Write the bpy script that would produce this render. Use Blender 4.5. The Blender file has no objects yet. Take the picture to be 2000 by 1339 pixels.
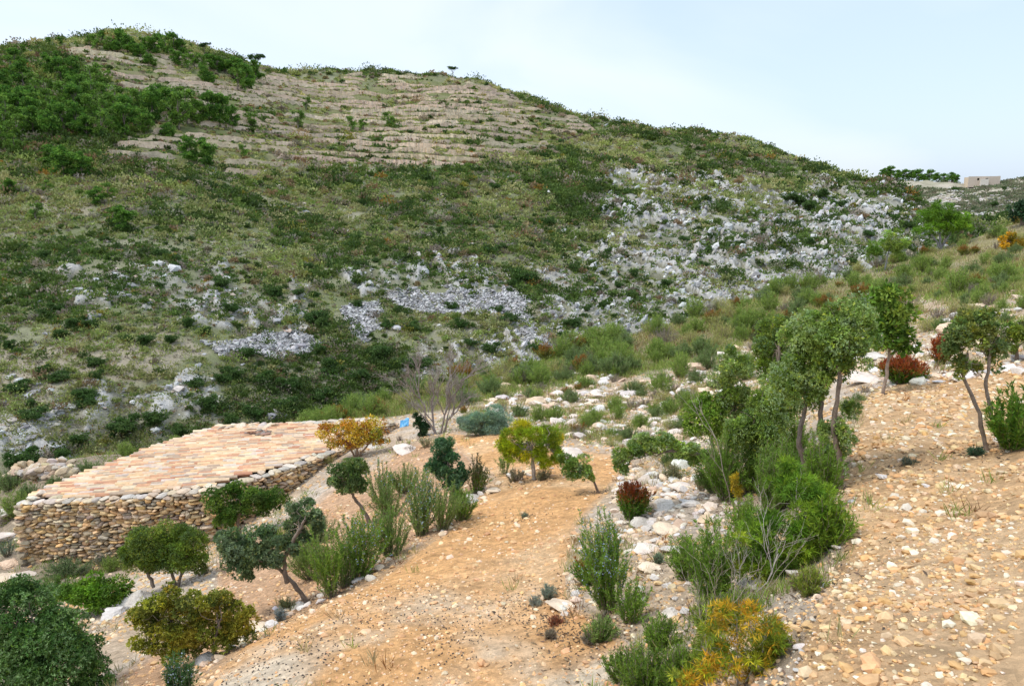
import bpy, math, random
import numpy as np
from mathutils import Vector
rng = np.random.default_rng(7)
random.seed(7)
C = bpy.context.scene.collection
R_ = math.radians

# ------------------------------------------------------------------ camera, sky, sun, exposure
LENS = 26.0
F = 2000 * LENS / 36.0                       # focal length in photo pixels
CX, CY, HOR = 1000.0, 669.5, 390.0
PITCH = math.atan((CY - HOR) / F)
cam = bpy.data.cameras.new('camera'); cam.lens = LENS; cam.sensor_width = 36
cam.clip_start = 0.1; cam.clip_end = 9000
co = bpy.data.objects.new('camera', cam); C.objects.link(co)
co.location = (0, 0, 0); co.rotation_euler = (math.pi / 2 - PITCH, 0, 0)
bpy.context.scene.camera = co

SUN_EL, SUN_AZ = 60.0, -105.0                # azimuth clockwise from +Y
world = bpy.data.worlds.new('World'); bpy.context.scene.world = world; world.use_nodes = True
nt = world.node_tree; nt.nodes.clear()
def N(nt, t, **k):
    n = nt.nodes.new(t)
    for a, b in k.items(): setattr(n, a, b)
    return n
out = N(nt, 'ShaderNodeOutputWorld')
sky = N(nt, 'ShaderNodeTexSky', sky_type='NISHITA', sun_disc=False)
sky.sun_elevation = R_(SUN_EL); sky.sun_rotation = R_(SUN_AZ)
sky.dust_density = 2.0
bg1 = N(nt, 'ShaderNodeBackground'); bg1.inputs[1].default_value = 0.05
nt.links.new(sky.outputs[0], bg1.inputs[0])
tc = N(nt, 'ShaderNodeTexCoord')
mp = N(nt, 'ShaderNodeMapping'); mp.inputs['Scale'].default_value = (1.1, 1.1, 2.6); mp.inputs['Location'].default_value = (0.35, 0.2, 0.1)
no = N(nt, 'ShaderNodeTexNoise'); no.inputs['Scale'].default_value = 1.9; no.inputs['Detail'].default_value = 6; no.inputs['Roughness'].default_value = 0.45
no.inputs['Distortion'].default_value = 0.6
nt.links.new(tc.outputs['Generated'], mp.inputs[0]); nt.links.new(mp.outputs[0], no.inputs[0])
# brighter cloud to the left-front (where the veil is thickest)
vm = N(nt, 'ShaderNodeVectorMath', operation='DOT_PRODUCT'); vm.inputs[1].default_value = (-0.20, 0.93, 0.31)
nt.links.new(tc.outputs['Generated'], vm.inputs[0])
mr = N(nt, 'ShaderNodeMapRange'); mr.inputs[1].default_value = 0.80; mr.inputs[2].default_value = 1.0; mr.inputs[3].default_value = -0.14; mr.inputs[4].default_value = 0.14
nt.links.new(vm.outputs['Value'], mr.inputs[0])
ad = N(nt, 'ShaderNodeMath', operation='ADD'); nt.links.new(no.outputs[0], ad.inputs[0]); nt.links.new(mr.outputs[0], ad.inputs[1])
cr = N(nt, 'ShaderNodeValToRGB'); cr.color_ramp.elements[0].position = 0.36; cr.color_ramp.elements[1].position = 0.78
cr.color_ramp.elements[0].color = (0.40, 0.475, 0.59, 1); cr.color_ramp.elements[1].color = (0.585, 0.60, 0.63, 1)
nt.links.new(ad.outputs[0], cr.inputs[0])
bg2 = N(nt, 'ShaderNodeBackground'); bg2.inputs[1].default_value = 0.92
nt.links.new(cr.outputs[0], bg2.inputs[0])
# an overcast sky is brighter overhead than at the horizon
sxyz = N(nt, 'ShaderNodeSeparateXYZ'); nt.links.new(tc.outputs['Generated'], sxyz.inputs[0])
zr = N(nt, 'ShaderNodeMapRange'); zr.inputs[1].default_value = 0.28; zr.inputs[2].default_value = 0.95; zr.inputs[3].default_value = 0.92; zr.inputs[4].default_value = 1.5
nt.links.new(sxyz.outputs['Z'], zr.inputs[0]); nt.links.new(zr.outputs[0], bg2.inputs[1])
sh = N(nt, 'ShaderNodeAddShader'); nt.links.new(bg1.outputs[0], sh.inputs[0]); nt.links.new(bg2.outputs[0], sh.inputs[1])
nt.links.new(sh.outputs[0], out.inputs[0])
sl = bpy.data.lights.new('sun', 'SUN'); sl.energy = 1.5; sl.angle = R_(10); sl.color = (1.0, 0.95, 0.87)
so = bpy.data.objects.new('sun', sl); C.objects.link(so)
sd = Vector((math.sin(R_(SUN_AZ)) * math.cos(R_(SUN_EL)), math.cos(R_(SUN_AZ)) * math.cos(R_(SUN_EL)), math.sin(R_(SUN_EL))))
so.rotation_euler = sd.to_track_quat('Z', 'Y').to_euler()
vs = bpy.context.scene.view_settings
vs.view_transform = 'Standard'; vs.look = 'None'; vs.exposure = 0.56; vs.gamma = 1.0; vs.use_curve_mapping = False
sc = bpy.context.scene
sc.cycles.max_bounces = 5; sc.cycles.diffuse_bounces = 2; sc.cycles.transparent_max_bounces = 4
sc.cycles.use_denoising = True

# ------------------------------------------------------------------ numeric helpers
cp, sp = math.cos(PITCH), math.sin(PITCH)
def ray(u, v):
    a = (np.asarray(u, float) - CX) / F; b = -(np.asarray(v, float) - CY) / F
    x = a; y = cp + b * sp; z = -sp + b * cp
    return x, y, z
def azT(u, v):
    x, y, z = ray(u, v)
    return np.arctan2(x, y), z / np.hypot(x, y)
def project(x, y, z):
    f = y * cp - z * sp; up = y * sp + z * cp
    f = np.where(f < 0.05, 0.05, f)
    return CX + F * x / f, CY - F * up / f
def _h(ix, iy, s):
    n = (ix.astype(np.int64) * 374761393 + iy.astype(np.int64) * 668265263 + s * 1442695041) & 0xffffffff
    n = ((n ^ (n >> 13)) * 1274126177) & 0xffffffff
    return ((n ^ (n >> 16)) & 0xffff) / 65535.0
def vnoise(x, y, s=0):
    x = np.asarray(x, float); y = np.asarray(y, float)
    ix = np.floor(x); iy = np.floor(y); fx = x - ix; fy = y - iy
    fx = fx * fx * (3 - 2 * fx); fy = fy * fy * (3 - 2 * fy)
    a = _h(ix, iy, s); b = _h(ix + 1, iy, s); c = _h(ix, iy + 1, s); d = _h(ix + 1, iy + 1, s)
    return (a * (1 - fx) + b * fx) * (1 - fy) + (c * (1 - fx) + d * fx) * fy
def fbm(x, y, s=0, o=4):
    r = 0; a = 0.5; t = 0
    for k in range(o):
        r = r + a * vnoise(x * 2 ** k + 17.3 * k, y * 2 ** k - 9.1 * k, s + k * 31); t += a; a *= 0.5
    return r / t - 0.5
def inpoly(u, v, poly):
    u = np.asarray(u, float); v = np.asarray(v, float); r = np.zeros(u.shape, bool)
    n = len(poly)
    for i in range(n):
        x0, y0 = poly[i]; x1, y1 = poly[(i + 1) % n]
        if y0 == y1: continue
        c = ((y0 > v) != (y1 > v)) & (u < (x1 - x0) * (v - y0) / (y1 - y0) + x0)
        r ^= c
    return r
def sm(x, a, b):
    t = np.clip((x - a) / (b - a), 0, 1); return t * t * (3 - 2 * t)

# ------------------------------------------------------------------ terrain
# near ground: (u, v, z) = a pixel of the photo and the height of the ground there below the eye
NEAR = [
 (2000,1339,-1.75),(1750,1339,-1.85),(1560,1339,-1.98),(1620,1180,-2.1),(1800,1150,-2.0),(2000,1150,-1.8),
 (1670,1000,-2.35),(1850,1000,-2.2),(2000,980,-2.0),(1690,860,-2.65),(1850,860,-2.45),(2000,880,-2.2),
 (1720,780,-2.9),(1850,770,-2.7),(2000,770,-2.5),(2500,1000,-1.3),(2500,700,-1.7),(2600,1339,-1.5),
 (1880,700,-3.0),(2000,680,-2.6),(1780,700,-3.3),(2000,600,-2.9),(1850,600,-3.6),(1700,640,-4.6),(2000,520,-2.6),(1850,540,-4.2),
 (1500,680,-6.0),(1300,760,-6.3),(1100,790,-6.6),(950,790,-7.0),(1010,835,-5.8),
 (1400,800,-4.9),(1250,850,-5.0),(1200,930,-4.5),(1400,900,-4.0),(1550,800,-3.8),(1600,700,-4.6),
 (1570,1000,-2.95),(1450,1339,-2.35),(1380,1290,-2.65),(1450,1150,-2.8),(1300,1200,-3.1),(1250,1339,-2.9),(1350,1000,-3.5),
 (1300,960,-3.8),(1590,1100,-2.5),(1220,1060,-3.65),
 (1150,1339,-3.1),(850,1339,-3.3),(600,1339,-3.5),(430,1339,-3.75),(1100,1180,-3.5),(850,1200,-3.75),(620,1200,-4.0),
 (1080,1060,-4.0),(850,1060,-4.3),(1100,960,-4.3),(960,960,-4.6),(1000,900,-5.0),(920,860,-5.4),(1180,900,-4.6),
 (560,1215,-4.7),(450,1180,-5.3),(300,1260,-5.1),(200,1339,-4.9),(0,1339,-5.6),(650,1090,-5.1),(500,1080,-6.0),(760,980,-5.5),
 (700,930,-6.1),(300,1120,-7.1),(100,1120,-7.8),(0,1100,-8.1),(240,1085,-8.0),(400,1040,-7.8),(550,930,-7.1),(650,885,-6.6),
 (760,860,-6.3),(830,840,-6.1),(0,1000,-8.5),(-300,1100,-8.6),(-300,1339,-6.5),(-300,950,-9.5),
 (1000,2600,-1.9),(1500,2600,-1.7),(500,2600,-2.4),(2200,2200,-1.65),
]
CREST = [(-400,960,24),(0,925,24),(300,880,25),(450,855,26),(600,825,27),(800,772,30),(1000,720,34),(1200,667,38),(1400,608,43),
         (1600,553,50),(1720,520,54),(1850,482,57),(2000,432,60),(2400,330,60)]
BOT = [(-400,985,55),(0,945,55),(300,900,56),(600,845,60),(800,795,65),(1000,740,72),(1200,685,80),(1400,625,92),(1600,570,110),
       (1720,535,130),(1800,480,160),(1850,455,185),(2000,440,210),(2400,430,220)]
TOP = [(-400,150,225),(-100,125,235),(0,113,240),(60,98,250),(120,84,262),(250,74,270),(380,98,270),(450,118,270),(520,142,275),(600,152,290),(720,150,300),(870,150,300),
       (950,166,290),(1010,188,280),(1080,212,270),(1200,244,260),(1300,257,258),(1400,270,255),(1480,281,250),(1600,316,235),(1700,354,215),(1760,380,204),
       (1800,400,195),(1815,425,192),(1850,432,225),(2000,420,240),(2400,400,250)]
DIP = [(-400,300,340),(0,300,340),(600,300,370),(1200,340,340),(1600,400,300),(1760,425,290),(1820,415,280),(1900,400,290),(2000,396,290),(2400,380,290)]
RID = [(-400,360,430),(1000,360,430),(1700,356,430),(1800,357,430),(1890,362,410),(1950,361,410),(1960,350,440),(2000,350,440),(2400,335,440)]

fine = np.radians(np.arange(-42, 42.001, 0.085))
left = np.radians(np.concatenate([np.arange(-180, -60, 6.0), np.arange(-60, -42, 1.0)]))
AZ = np.concatenate([left, fine, -left[::-1]])
LR = np.concatenate([np.arange(math.log(1.0), math.log(70), 0.0062), np.arange(math.log(70), math.log(460), 0.0062), np.arange(math.log(460), math.log(4500), 0.05)])
RR = np.exp(LR)

def table(T, az):
    a = np.array([azT(u, v)[0] for u, v, r in T]); t = np.array([azT(u, v)[1] for u, v, r in T]); r = np.array([q[2] for q in T], float)
    o = np.argsort(a); a, t, r = a[o], t[o], r[o]
    k = np.radians(np.linspace(-1.0, 1.0, 7)); w = np.exp(-np.linspace(-1.6, 1.6, 7) ** 2 / 2); w /= w.sum()
    tt = sum(wi * np.interp(az + ki, a, t) for wi, ki in zip(w, k)); rr = sum(wi * np.interp(az + ki, a, r) for wi, ki in zip(w, k))
    return rr, tt * rr
def tps_setup():
    P = []; V = []
    for u, v, z in NEAR:
        a, t = azT(u, v)
        if t > -1e-3: continue
        r = z / t; P.append((a * 2, math.log(r))); V.append(t)
    for u, v, r in CREST:
        a, t = azT(u, v); P.append((a * 2, math.log(r))); V.append(t)
    P = np.array(P); V = np.array(V)
    d = np.hypot(P[:, None, 0] - P[None, :, 0], P[:, None, 1] - P[None, :, 1])
    K = d * d * np.log(d + 1e-9) + np.eye(len(P)) * 0.002
    A = np.hstack([np.ones((len(P), 1)), P]); n = len(P)
    M = np.zeros((n + 3, n + 3)); M[:n, :n] = K; M[:n, n:] = A; M[n:, :n] = A.T
    return P, np.linalg.solve(M, np.concatenate([V, [0, 0, 0]]))
TP, TW = tps_setup()
def near_T(az, lr):
    a = np.clip(az, -1.0, 1.0) * 2
    r = TW[-3] + TW[-2] * a + TW[-1] * lr
    for (pa, pl), w in zip(TP, TW[:-3]):
        d2 = (a - pa) ** 2 + (lr - pl) ** 2
        r = r + w * d2 * 0.5 * np.log(d2 + 1e-18)
    return r
def pchip(xk, yk, x):
    """xk, yk: (knots, columns); x: (rows,) -> (rows, columns)"""
    h = np.diff(xk, axis=0); d = np.diff(yk, axis=0) / h
    m = np.zeros_like(yk)
    w1 = 2 * h[1:] + h[:-1]; w2 = h[1:] + 2 * h[:-1]
    with np.errstate(divide='ignore', invalid='ignore'):
        hm = (w1 + w2) / (w1 / d[:-1] + w2 / d[1:])
    m[1:-1] = np.where(d[:-1] * d[1:] > 0, hm, 0); m[0] = d[0]; m[-1] = d[-1]
    res = np.zeros((len(x), xk.shape[1]))
    for i in range(len(xk) - 1):
        t = (x[:, None] - xk[i][None]) / h[i][None]
        s = (t > 0) & (t <= 1) if 0 < i < len(xk) - 2 else ((t <= 1) if i == 0 else (t > 0))
        t = np.clip(t, 0, 1)
        y = (2*t**3 - 3*t**2 + 1) * yk[i] + (t**3 - 2*t**2 + t) * h[i] * m[i] + (-2*t**3 + 3*t**2) * yk[i+1] + (t**3 - t**2) * h[i] * m[i+1]
        res = np.where(s, y, res)
    return res
azc = AZ[None, :]; lrc = LR[:, None]
rc, _ = table(CREST, AZ); rb, zb = table(BOT, AZ); rt, zt = table(TOP, AZ); rdp, zdp = table(DIP, AZ); rr2, zr2 = table(RID, AZ)
KN = int(np.searchsorted(RR, 64.0))
Tn = np.zeros((len(RR), len(AZ))); Tn[:KN] = near_T(azc, np.minimum(lrc[:KN], np.log(rc)[None, :] + 0.02))
zn = Tn * np.minimum(RR[:, None], rc[None, :] * 1.02)
Tcr = near_T(AZ, np.log(rc)); zc = Tcr * rc
one = np.ones_like(AZ)
drop = 1.2 + 0 * AZ
kx = np.array([rc, rc * 1.12, rc + (rb - rc) * 0.55, rb * 0.9, rb, rb + (rt - rb) * .33, rb + (rt - rb) * .66, rt, rt * 1.06, rdp * 1.02, rr2, rr2 * 1.12, one * 700, one * 1200, one * 4500])
valley = np.minimum(zb - 2.5, zc - 4)
bow = np.interp(AZ, np.radians([-40, 0, 20, 40]), [2.5, 2.0, 1.0, 0])
ky = np.array([zc, zc - drop, (zc + valley) / 2 - 1.0, valley, zb, zb + (zt - zb) * .33 - bow, zb + (zt - zb) * .66 - bow * .4, zt, zt - 1.0, zdp, zr2, zr2 - 6, zr2 - 40, zr2 - 60, zr2 - 110])
zf = pchip(kx, ky, RR)
w = sm(RR[:, None], rc[None, :] * 0.985, rc[None, :] * 1.01)
Z = zn * (1 - w) + zf * w
# behind the camera: fade into a gentle slope rising to the right
wb = sm(np.abs(azc), R_(50), R_(120)); Xg = RR[:, None] * np.sin(azc); Yg = RR[:, None] * np.cos(azc)
Z = Z * (1 - wb) + (-1.75 + np.clip(Xg, -60, 60) * 0.10) * wb
Zs = Z.copy()                                   # smooth surface, before relief
# masks in photo space on the far hill (they stay with the ground once built)
Ug, Vg = project(Xg, Yg, Z)
isfar = RR[:, None] > rc[None, :] * 1.15
ROCK = [[(1010,520),(1180,470),(1150,400),(1210,330),(1330,340),(1440,330),(1560,380),(1640,330),(1790,390),(1830,470),(1640,600),(1400,640),(1200,720),(950,740),(850,700),(930,640),(1060,640),(1090,560)],
        [(130,500),(330,520),(470,540),(560,620),(640,640),(560,660),(380,620),(300,600),(170,620),(120,560)],
        [(640,540),(900,500),(1000,500),(1000,560),(760,570),(650,565)],
        [(0,830),(120,800),(300,740),(430,740),(440,790),(330,830),(200,850),(60,900),(0,900)],
        [(560,555),(600,545),(600,640),(520,640)],[(820,690),(960,680),(950,740),(830,740)],[(480,860),(660,800),(660,830),(480,880)]]
BARE = [[(0,690),(100,670),(330,650),(420,690),(330,720),(150,760),(100,790),(0,790)],[(0,400),(230,385),(240,405),(0,425)]]
TERR = [[(120,88),(330,90),(520,150),(900,150),(1000,190),(1100,230),(1190,262),(1080,290),(900,330),(700,332),(420,330),(180,310),(250,270),(300,200),(170,140)]]
def mask(polys, u, v, jit=18, s=5):
    ju = (fbm(u / 60, v / 60, s, 3)) * jit * 3; jv = (fbm(u / 60, v / 60, s + 3, 3)) * jit * 3
    r = np.zeros(np.shape(u))
    for p in polys:
        k = 0
        for du, dv in ((0,0),(9,0),(-9,0),(0,7),(0,-7)): k = k + inpoly(u + ju + du, v + jv + dv, p)
        r = np.maximum(r, k / 5.0)
    return r
mrock = mask(ROCK, Ug, Vg, 42) * isfar
mterr = mask(TERR, Ug, Vg, 22) * isfar
mbare = mask(BARE, Ug, Vg, 30) * isfar
far_w = isfar * sm(RR[:, None], rc[None, :] * 1.15, rb[None, :] * 0.95)
Z = Z + far_w * np.clip(RR[:, None] / 150, .4, 2.0) * (fbm(Xg / 22, Yg / 22, 1, 4) * 3.2 + fbm(Xg / 5, Yg / 5, 2, 3) * 0.9) * (1 - .5 * mterr)
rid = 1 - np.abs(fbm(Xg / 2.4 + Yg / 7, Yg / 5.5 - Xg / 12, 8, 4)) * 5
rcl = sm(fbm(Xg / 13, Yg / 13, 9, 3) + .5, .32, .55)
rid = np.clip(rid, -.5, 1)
Z = Z + mrock * rid * (.18 + 1.35 * rcl) * np.clip((RR[:, None] / 130) ** 1.6, .16, 1.2)
nw = (1 - isfar) * 1.0
Z = Z + nw * (fbm(Xg / 1.3, Yg / 1.3, 3, 4) * 0.16 + fbm(Xg / .25, Yg / .25, 4, 3) * 0.035) * sm(RR[:, None], 1, 4)
# terraces: level = height with a slight tilt; the ground steps at each level
TSTEP = 1.65
def tlev(x, y, z): return z + 0.035 * x
lev = tlev(Xg, Yg, Zs) / TSTEP
fr = lev - np.floor(lev)
Z = Z + mterr * (sm(fr, .80, 1.0) - fr) * TSTEP * 0.55

RMIN = LR[0]
def gz(x, y):
    """ground height by bilinear lookup"""
    a = np.arctan2(x, y); l = np.log(np.maximum(np.hypot(x, y), 1.001))
    i = np.clip(np.searchsorted(AZ, a) - 1, 0, len(AZ) - 2); j = np.clip(np.searchsorted(LR, l) - 1, 0, len(LR) - 2)
    ta = np.clip((a - AZ[i]) / (AZ[i + 1] - AZ[i]), 0, 1); tl = np.clip((l - LR[j]) / (LR[j + 1] - LR[j]), 0, 1)
    return (Z[j, i] * (1 - ta) + Z[j, i + 1] * ta) * (1 - tl) + (Z[j + 1, i] * (1 - ta) + Z[j + 1, i + 1] * ta) * tl
def place(u, v, far=False):
    """where the line of sight through a photo pixel meets the ground"""
    a, t = azT(u, v); i = int(np.clip(np.searchsorted(AZ, a), 1, len(AZ) - 1))
    tt = Z[:, i] / RR
    ok = tt >= t
    ok &= RR > (rc[i] * 1.3 if far else 1.5)
    if far is False: ok &= RR <= rc[i] * 1.03
    k = np.where(ok)[0]
    if len(k) == 0: r = rc[i] if not far else rt[i]
    else:
        k = k[0]; t0, t1 = tt[k - 1], tt[k]
        r = RR[k] if abs(t1 - t0) < 1e-9 else RR[k - 1] + (RR[k] - RR[k - 1]) * np.clip((t - t0) / (t1 - t0), 0, 1)
    x, y = r * math.sin(a), r * math.cos(a)
    return np.array([x, y, float(gz(np.array(x), np.array(y)))])
def at(u, v, Y):
    """point on the sight line of a pixel at forward distance Y"""
    x, y, z = ray(u, v); s = Y / y
    return np.array([x * s, Y, z * s])

# ------------------------------------------------------------------ mesh and object helpers
def mesh(name, V, faces, Cc=None, smooth=False):
    me = bpy.data.meshes.new(name)
    V = np.asarray(V, np.float32); faces = [np.asarray(f, np.int32) for f in faces if len(f)]
    me.vertices.add(len(V)); me.vertices.foreach_set('co', V.ravel())
    L = np.concatenate([f.ravel() for f in faces]); n = sum(len(f) for f in faces)
    tot = np.concatenate([np.full(len(f), f.shape[1], np.int32) for f in faces])
    st = np.concatenate([[0], np.cumsum(tot)[:-1]]).astype(np.int32)
    me.loops.add(len(L)); me.loops.foreach_set('vertex_index', L)
    me.polygons.add(n); me.polygons.foreach_set('loop_start', st)
    if Cc is not None:
        at_ = me.color_attributes.new('Col', 'FLOAT_COLOR', 'POINT')
        c4 = np.ones((len(V), 4), np.float32); c4[:, :3] = Cc; at_.data.foreach_set('color', c4.ravel())
    me.update(calc_edges=True)
    me.polygons.foreach_set('use_smooth', np.full(n, smooth))
    return me
def obj(name, me, mat, parent=None):
    o = bpy.data.objects.new(name, me); C.objects.link(o)
    me.materials.clear(); me.materials.append(mat)
    if parent is not None: o.parent = parent
    return o
class MB:
    def __init__(s): s.V = []; s.C = []; s.Fq = []; s.Ft = []; s.n = 0
    def add(s, V, F, Cc):
        V = np.asarray(V, float).reshape(-1, 3); F = np.asarray(F)
        if len(V) == 0: return
        Cc = np.broadcast_to(np.asarray(Cc, float), V.shape) if np.ndim(Cc) < 2 else Cc
        (s.Fq if F.shape[1] == 4 else s.Ft).append(F + s.n); s.V.append(V); s.C.append(Cc); s.n += len(V)
    def build(s, name, mat, parent=None, smooth=False, origin=None):
        V = np.concatenate(s.V)
        if origin is not None: V = V - np.asarray(origin)
        f = [np.concatenate(q) for q in (s.Fq, s.Ft) if q]
        return obj(name, mesh(name, V, f, np.clip(np.concatenate(s.C), 0, 1), smooth), mat, parent)
def tag(o, label=None, cat=None, group=None, kind=None):
    if label: o['label'] = label
    if cat: o['category'] = cat
    if group: o['group'] = group
    if kind: o['kind'] = kind
    return o
def empty(name, loc, label, cat, group=None):
    o = bpy.data.objects.new(name, None); C.objects.link(o); o.location = loc; o.empty_display_size = .2
    return tag(o, label, cat, group)
def dup(root, loc, rz=0, s=1.0, label=None, group=None, sz=None):
    r = root.copy(); C.objects.link(r); r.location = loc; r.rotation_euler = (0, 0, rz); r.scale = (s, s, s * (sz or 1))
    if label: r['label'] = label
    if group: r['group'] = group
    for ch in list(root.children):
        c = ch.copy(); C.objects.link(c); c.parent = r
    return r
def nrm(a): return a / np.maximum(np.linalg.norm(a, axis=-1, keepdims=True), 1e-9)
def rnd_dir(n): return nrm(rng.normal(size=(n, 3)))

def blades(mb, P, D, L, W, col, bend=0.0):
    """narrow four-cornered leaves: P base points, D directions, L lengths, W widths"""
    n = len(P)
    if n == 0: return
    L = np.broadcast_to(L, (n,))[:, None]; W = np.broadcast_to(W, (n,))[:, None]
    S = nrm(np.cross(D, rnd_dir(n)))
    M = P + D * L * 0.45 + S * 0; T = P + D * L
    if bend: T = T + np.array([0, 0, -1]) * L * bend
    V = np.stack([P, M + S * W / 2, T, M - S * W / 2], 1).reshape(-1, 3)
    Fq = np.arange(4 * n).reshape(n, 4)
    col = np.broadcast_to(col, (n, 3)); mb.add(V, Fq, np.repeat(col, 4, 0))
def tube(mb, pts, r0, r1, col, k=7, wob=0.0):
    pts = np.asarray(pts, float); n = len(pts)
    if n < 2: return
    t = np.gradient(pts, axis=0); t = nrm(t)
    ref = np.array([0.3, 1, 0.2]); a = nrm(np.cross(t, ref)); b = np.cross(t, a)
    rr = np.linspace(r0, r1, n) * (1 + wob * rng.uniform(-1, 1, n))
    th = np.arange(k) * 2 * math.pi / k
    V = pts[:, None] + rr[:, None, None] * (np.cos(th)[None, :, None] * a[:, None] + np.sin(th)[None, :, None] * b[:, None])
    Fq = []
    for i in range(n - 1):
        for j in range(k):
            Fq.append((i * k + j, i * k + (j + 1) % k, (i + 1) * k + (j + 1) % k, (i + 1) * k + j))
    V = V.reshape(-1, 3); c = np.array(col)[None] * rng.uniform(.8, 1.15, (len(V), 1))
    mb.add(V, np.array(Fq), c)
def curve(p, q, n=7, sag=0.0, wob=0.0):
    p = np.asarray(p, float); q = np.asarray(q, float); t = np.linspace(0, 1, n)[:, None]
    m = p + (q - p) * t; L = np.linalg.norm(q - p)
    m[:, 2:] += sag * L * np.sin(math.pi * t)
    if wob: m[1:-1] += rng.normal(size=(n - 2, 3)) * wob * L
    return m
# stone templates
def ico(sub):
    import bmesh
    bm = bmesh.new(); bmesh.ops.create_icosphere(bm, subdivisions=sub, radius=1.0)
    bm.verts.ensure_lookup_table(); V = np.array([v.co[:] for v in bm.verts]); Fc = np.array([[v.index for v in f.verts] for f in bm.faces]); bm.free()
    return V, Fc
ICO1, ICO2, ICO3 = ico(1), ico(2), ico(3)
def stone_tpl(base, cuts=9, rough=.10, seed=0):
    g = np.random.default_rng(seed); V, Fc = base; V = V.copy()
    for _ in range(cuts):
        d = nrm(g.normal(size=3)); h = g.uniform(.45, .85); s = V @ d; V = V - np.maximum(s - h, 0)[:, None] * d * .92
    V = V * (1 + g.normal(size=(len(V), 1)) * rough * .5)
    return V / np.abs(V).max(0), Fc
ST1 = [stone_tpl(ICO1, 5, .12, i) for i in range(10)]
ST2 = [stone_tpl(ICO2, 18, .06, 20 + i) for i in range(14)]
ST3 = [stone_tpl(ICO3, 16, .05, 40 + i) for i in range(10)]
def rotm(n, tilt=3.14):
    a = rng.uniform(0, 6.283, n); b = rng.uniform(-tilt, tilt, n); c = rng.uniform(-tilt, tilt, n)
    ca, sa, cb, sb, cc, s_c = np.cos(a), np.sin(a), np.cos(b), np.sin(b), np.cos(c), np.sin(c)
    Rz = np.zeros((n, 3, 3)); Rz[:, 0, 0] = ca; Rz[:, 0, 1] = -sa; Rz[:, 1, 0] = sa; Rz[:, 1, 1] = ca; Rz[:, 2, 2] = 1
    Rx = np.zeros((n, 3, 3)); Rx[:, 0, 0] = 1; Rx[:, 1, 1] = cb; Rx[:, 1, 2] = -sb; Rx[:, 2, 1] = sb; Rx[:, 2, 2] = cb
    Ry = np.zeros((n, 3, 3)); Ry[:, 1, 1] = 1; Ry[:, 0, 0] = cc; Ry[:, 0, 2] = s_c; Ry[:, 2, 0] = -s_c; Ry[:, 2, 2] = cc
    return Rz @ Rx @ Ry
def stones(mb, P, S, Rm, col, tpls):
    """S (n,3) half sizes, Rm (n,3,3)"""
    k = rng.integers(0, len(tpls), len(P))
    for i in range(len(tpls)):
        s = np.where(k == i)[0]
        if len(s) == 0: continue
        V0, F0 = tpls[i]
        V = np.einsum('nij,nkj->nki', Rm[s], V0[None] * S[s][:, None, :]) + P[s][:, None, :]
        Fc = (F0[None] + (np.arange(len(s)) * len(V0))[:, None, None]).reshape(-1, F0.shape[1])
        mb.add(V.reshape(-1, 3), Fc, np.repeat(col[s], len(V0), 0))
def cols(base, n, var=.15, hue=.06):
    base = np.array(base, float)
    if base.ndim == 2: base = base[rng.integers(0, len(base), n)]
    return np.clip(base * rng.uniform(1 - var, 1 + var, (n, 1)) * rng.uniform(1 - hue, 1 + hue, (n, 3)), 0, 1)

# ------------------------------------------------------------------ materials
def mat(name, rough=.9, translucent=0.0, bump=None, nscale=8, nvar=.25, spec=.2, coord='Object'):
    m = bpy.data.materials.new(name); m.use_nodes = True; t = m.node_tree; t.nodes.clear()
    o = N(t, 'ShaderNodeOutputMaterial'); a = N(t, 'ShaderNodeAttribute', attribute_name='Col')
    tcx = N(t, 'ShaderNodeNewGeometry')
    ns = N(t, 'ShaderNodeTexNoise'); ns.inputs['Scale'].default_value = nscale; ns.inputs['Detail'].default_value = 6; ns.inputs['Roughness'].default_value = .65
    t.links.new(tcx.outputs['Position'], ns.inputs['Vector'])
    r = N(t, 'ShaderNodeMapRange'); r.inputs[1].default_value = .3; r.inputs[2].default_value = .7; r.inputs[3].default_value = 1 - nvar; r.inputs[4].default_value = 1 + nvar
    t.links.new(ns.outputs[0], r.inputs[0])
    mx = N(t, 'ShaderNodeVectorMath', operation='SCALE'); t.links.new(a.outputs['Color'], mx.inputs[0]); t.links.new(r.outputs[0], mx.inputs['Scale'])
    b = N(t, 'ShaderNodeBsdfPrincipled'); b.inputs['Roughness'].default_value = rough; b.inputs['Specular IOR Level'].default_value = spec
    t.links.new(mx.outputs[0], b.inputs['Base Color'])
    res = b.outputs[0]
    if bump:
        n2 = N(t, 'ShaderNodeTexNoise'); n2.inputs['Scale'].default_value = bump[0]; n2.inputs['Detail'].default_value = 8; n2.inputs['Roughness'].default_value = .7
        t.links.new(tcx.outputs['Position'], n2.inputs['Vector'])
        bp = N(t, 'ShaderNodeBump'); bp.inputs['Strength'].default_value = bump[1]; bp.inputs['Distance'].default_value = bump[2]
        t.links.new(n2.outputs[0], bp.inputs['Height']); t.links.new(bp.outputs[0], b.inputs['Normal'])
    if translucent:
        tr = N(t, 'ShaderNodeBsdfTranslucent'); t.links.new(mx.outputs[0], tr.inputs[0])
        ms = N(t, 'ShaderNodeMixShader'); ms.inputs[0].default_value = translucent
        t.links.new(b.outputs[0], ms.inputs[1]); t.links.new(tr.outputs[0], ms.inputs[2]); res = ms.outputs[0]
    t.links.new(res, o.inputs[0])
    return m
M_LEAF = mat('foliage', .65, .30, None, 5, .18, .3)
M_BARK = mat('bark', .95, 0, (60, .6, .02), 18, .35)
M_ROCK = mat('limestone', .9, 0, (9, .6, .06), 4, .28)
M_ROCKF = mat('weathered_limestone', .95, 0, (1.6, .8, .4), .9, .30)
M_STONE = mat('dry_stone', .9, 0, (30, .5, .02), 14, .30)
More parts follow.
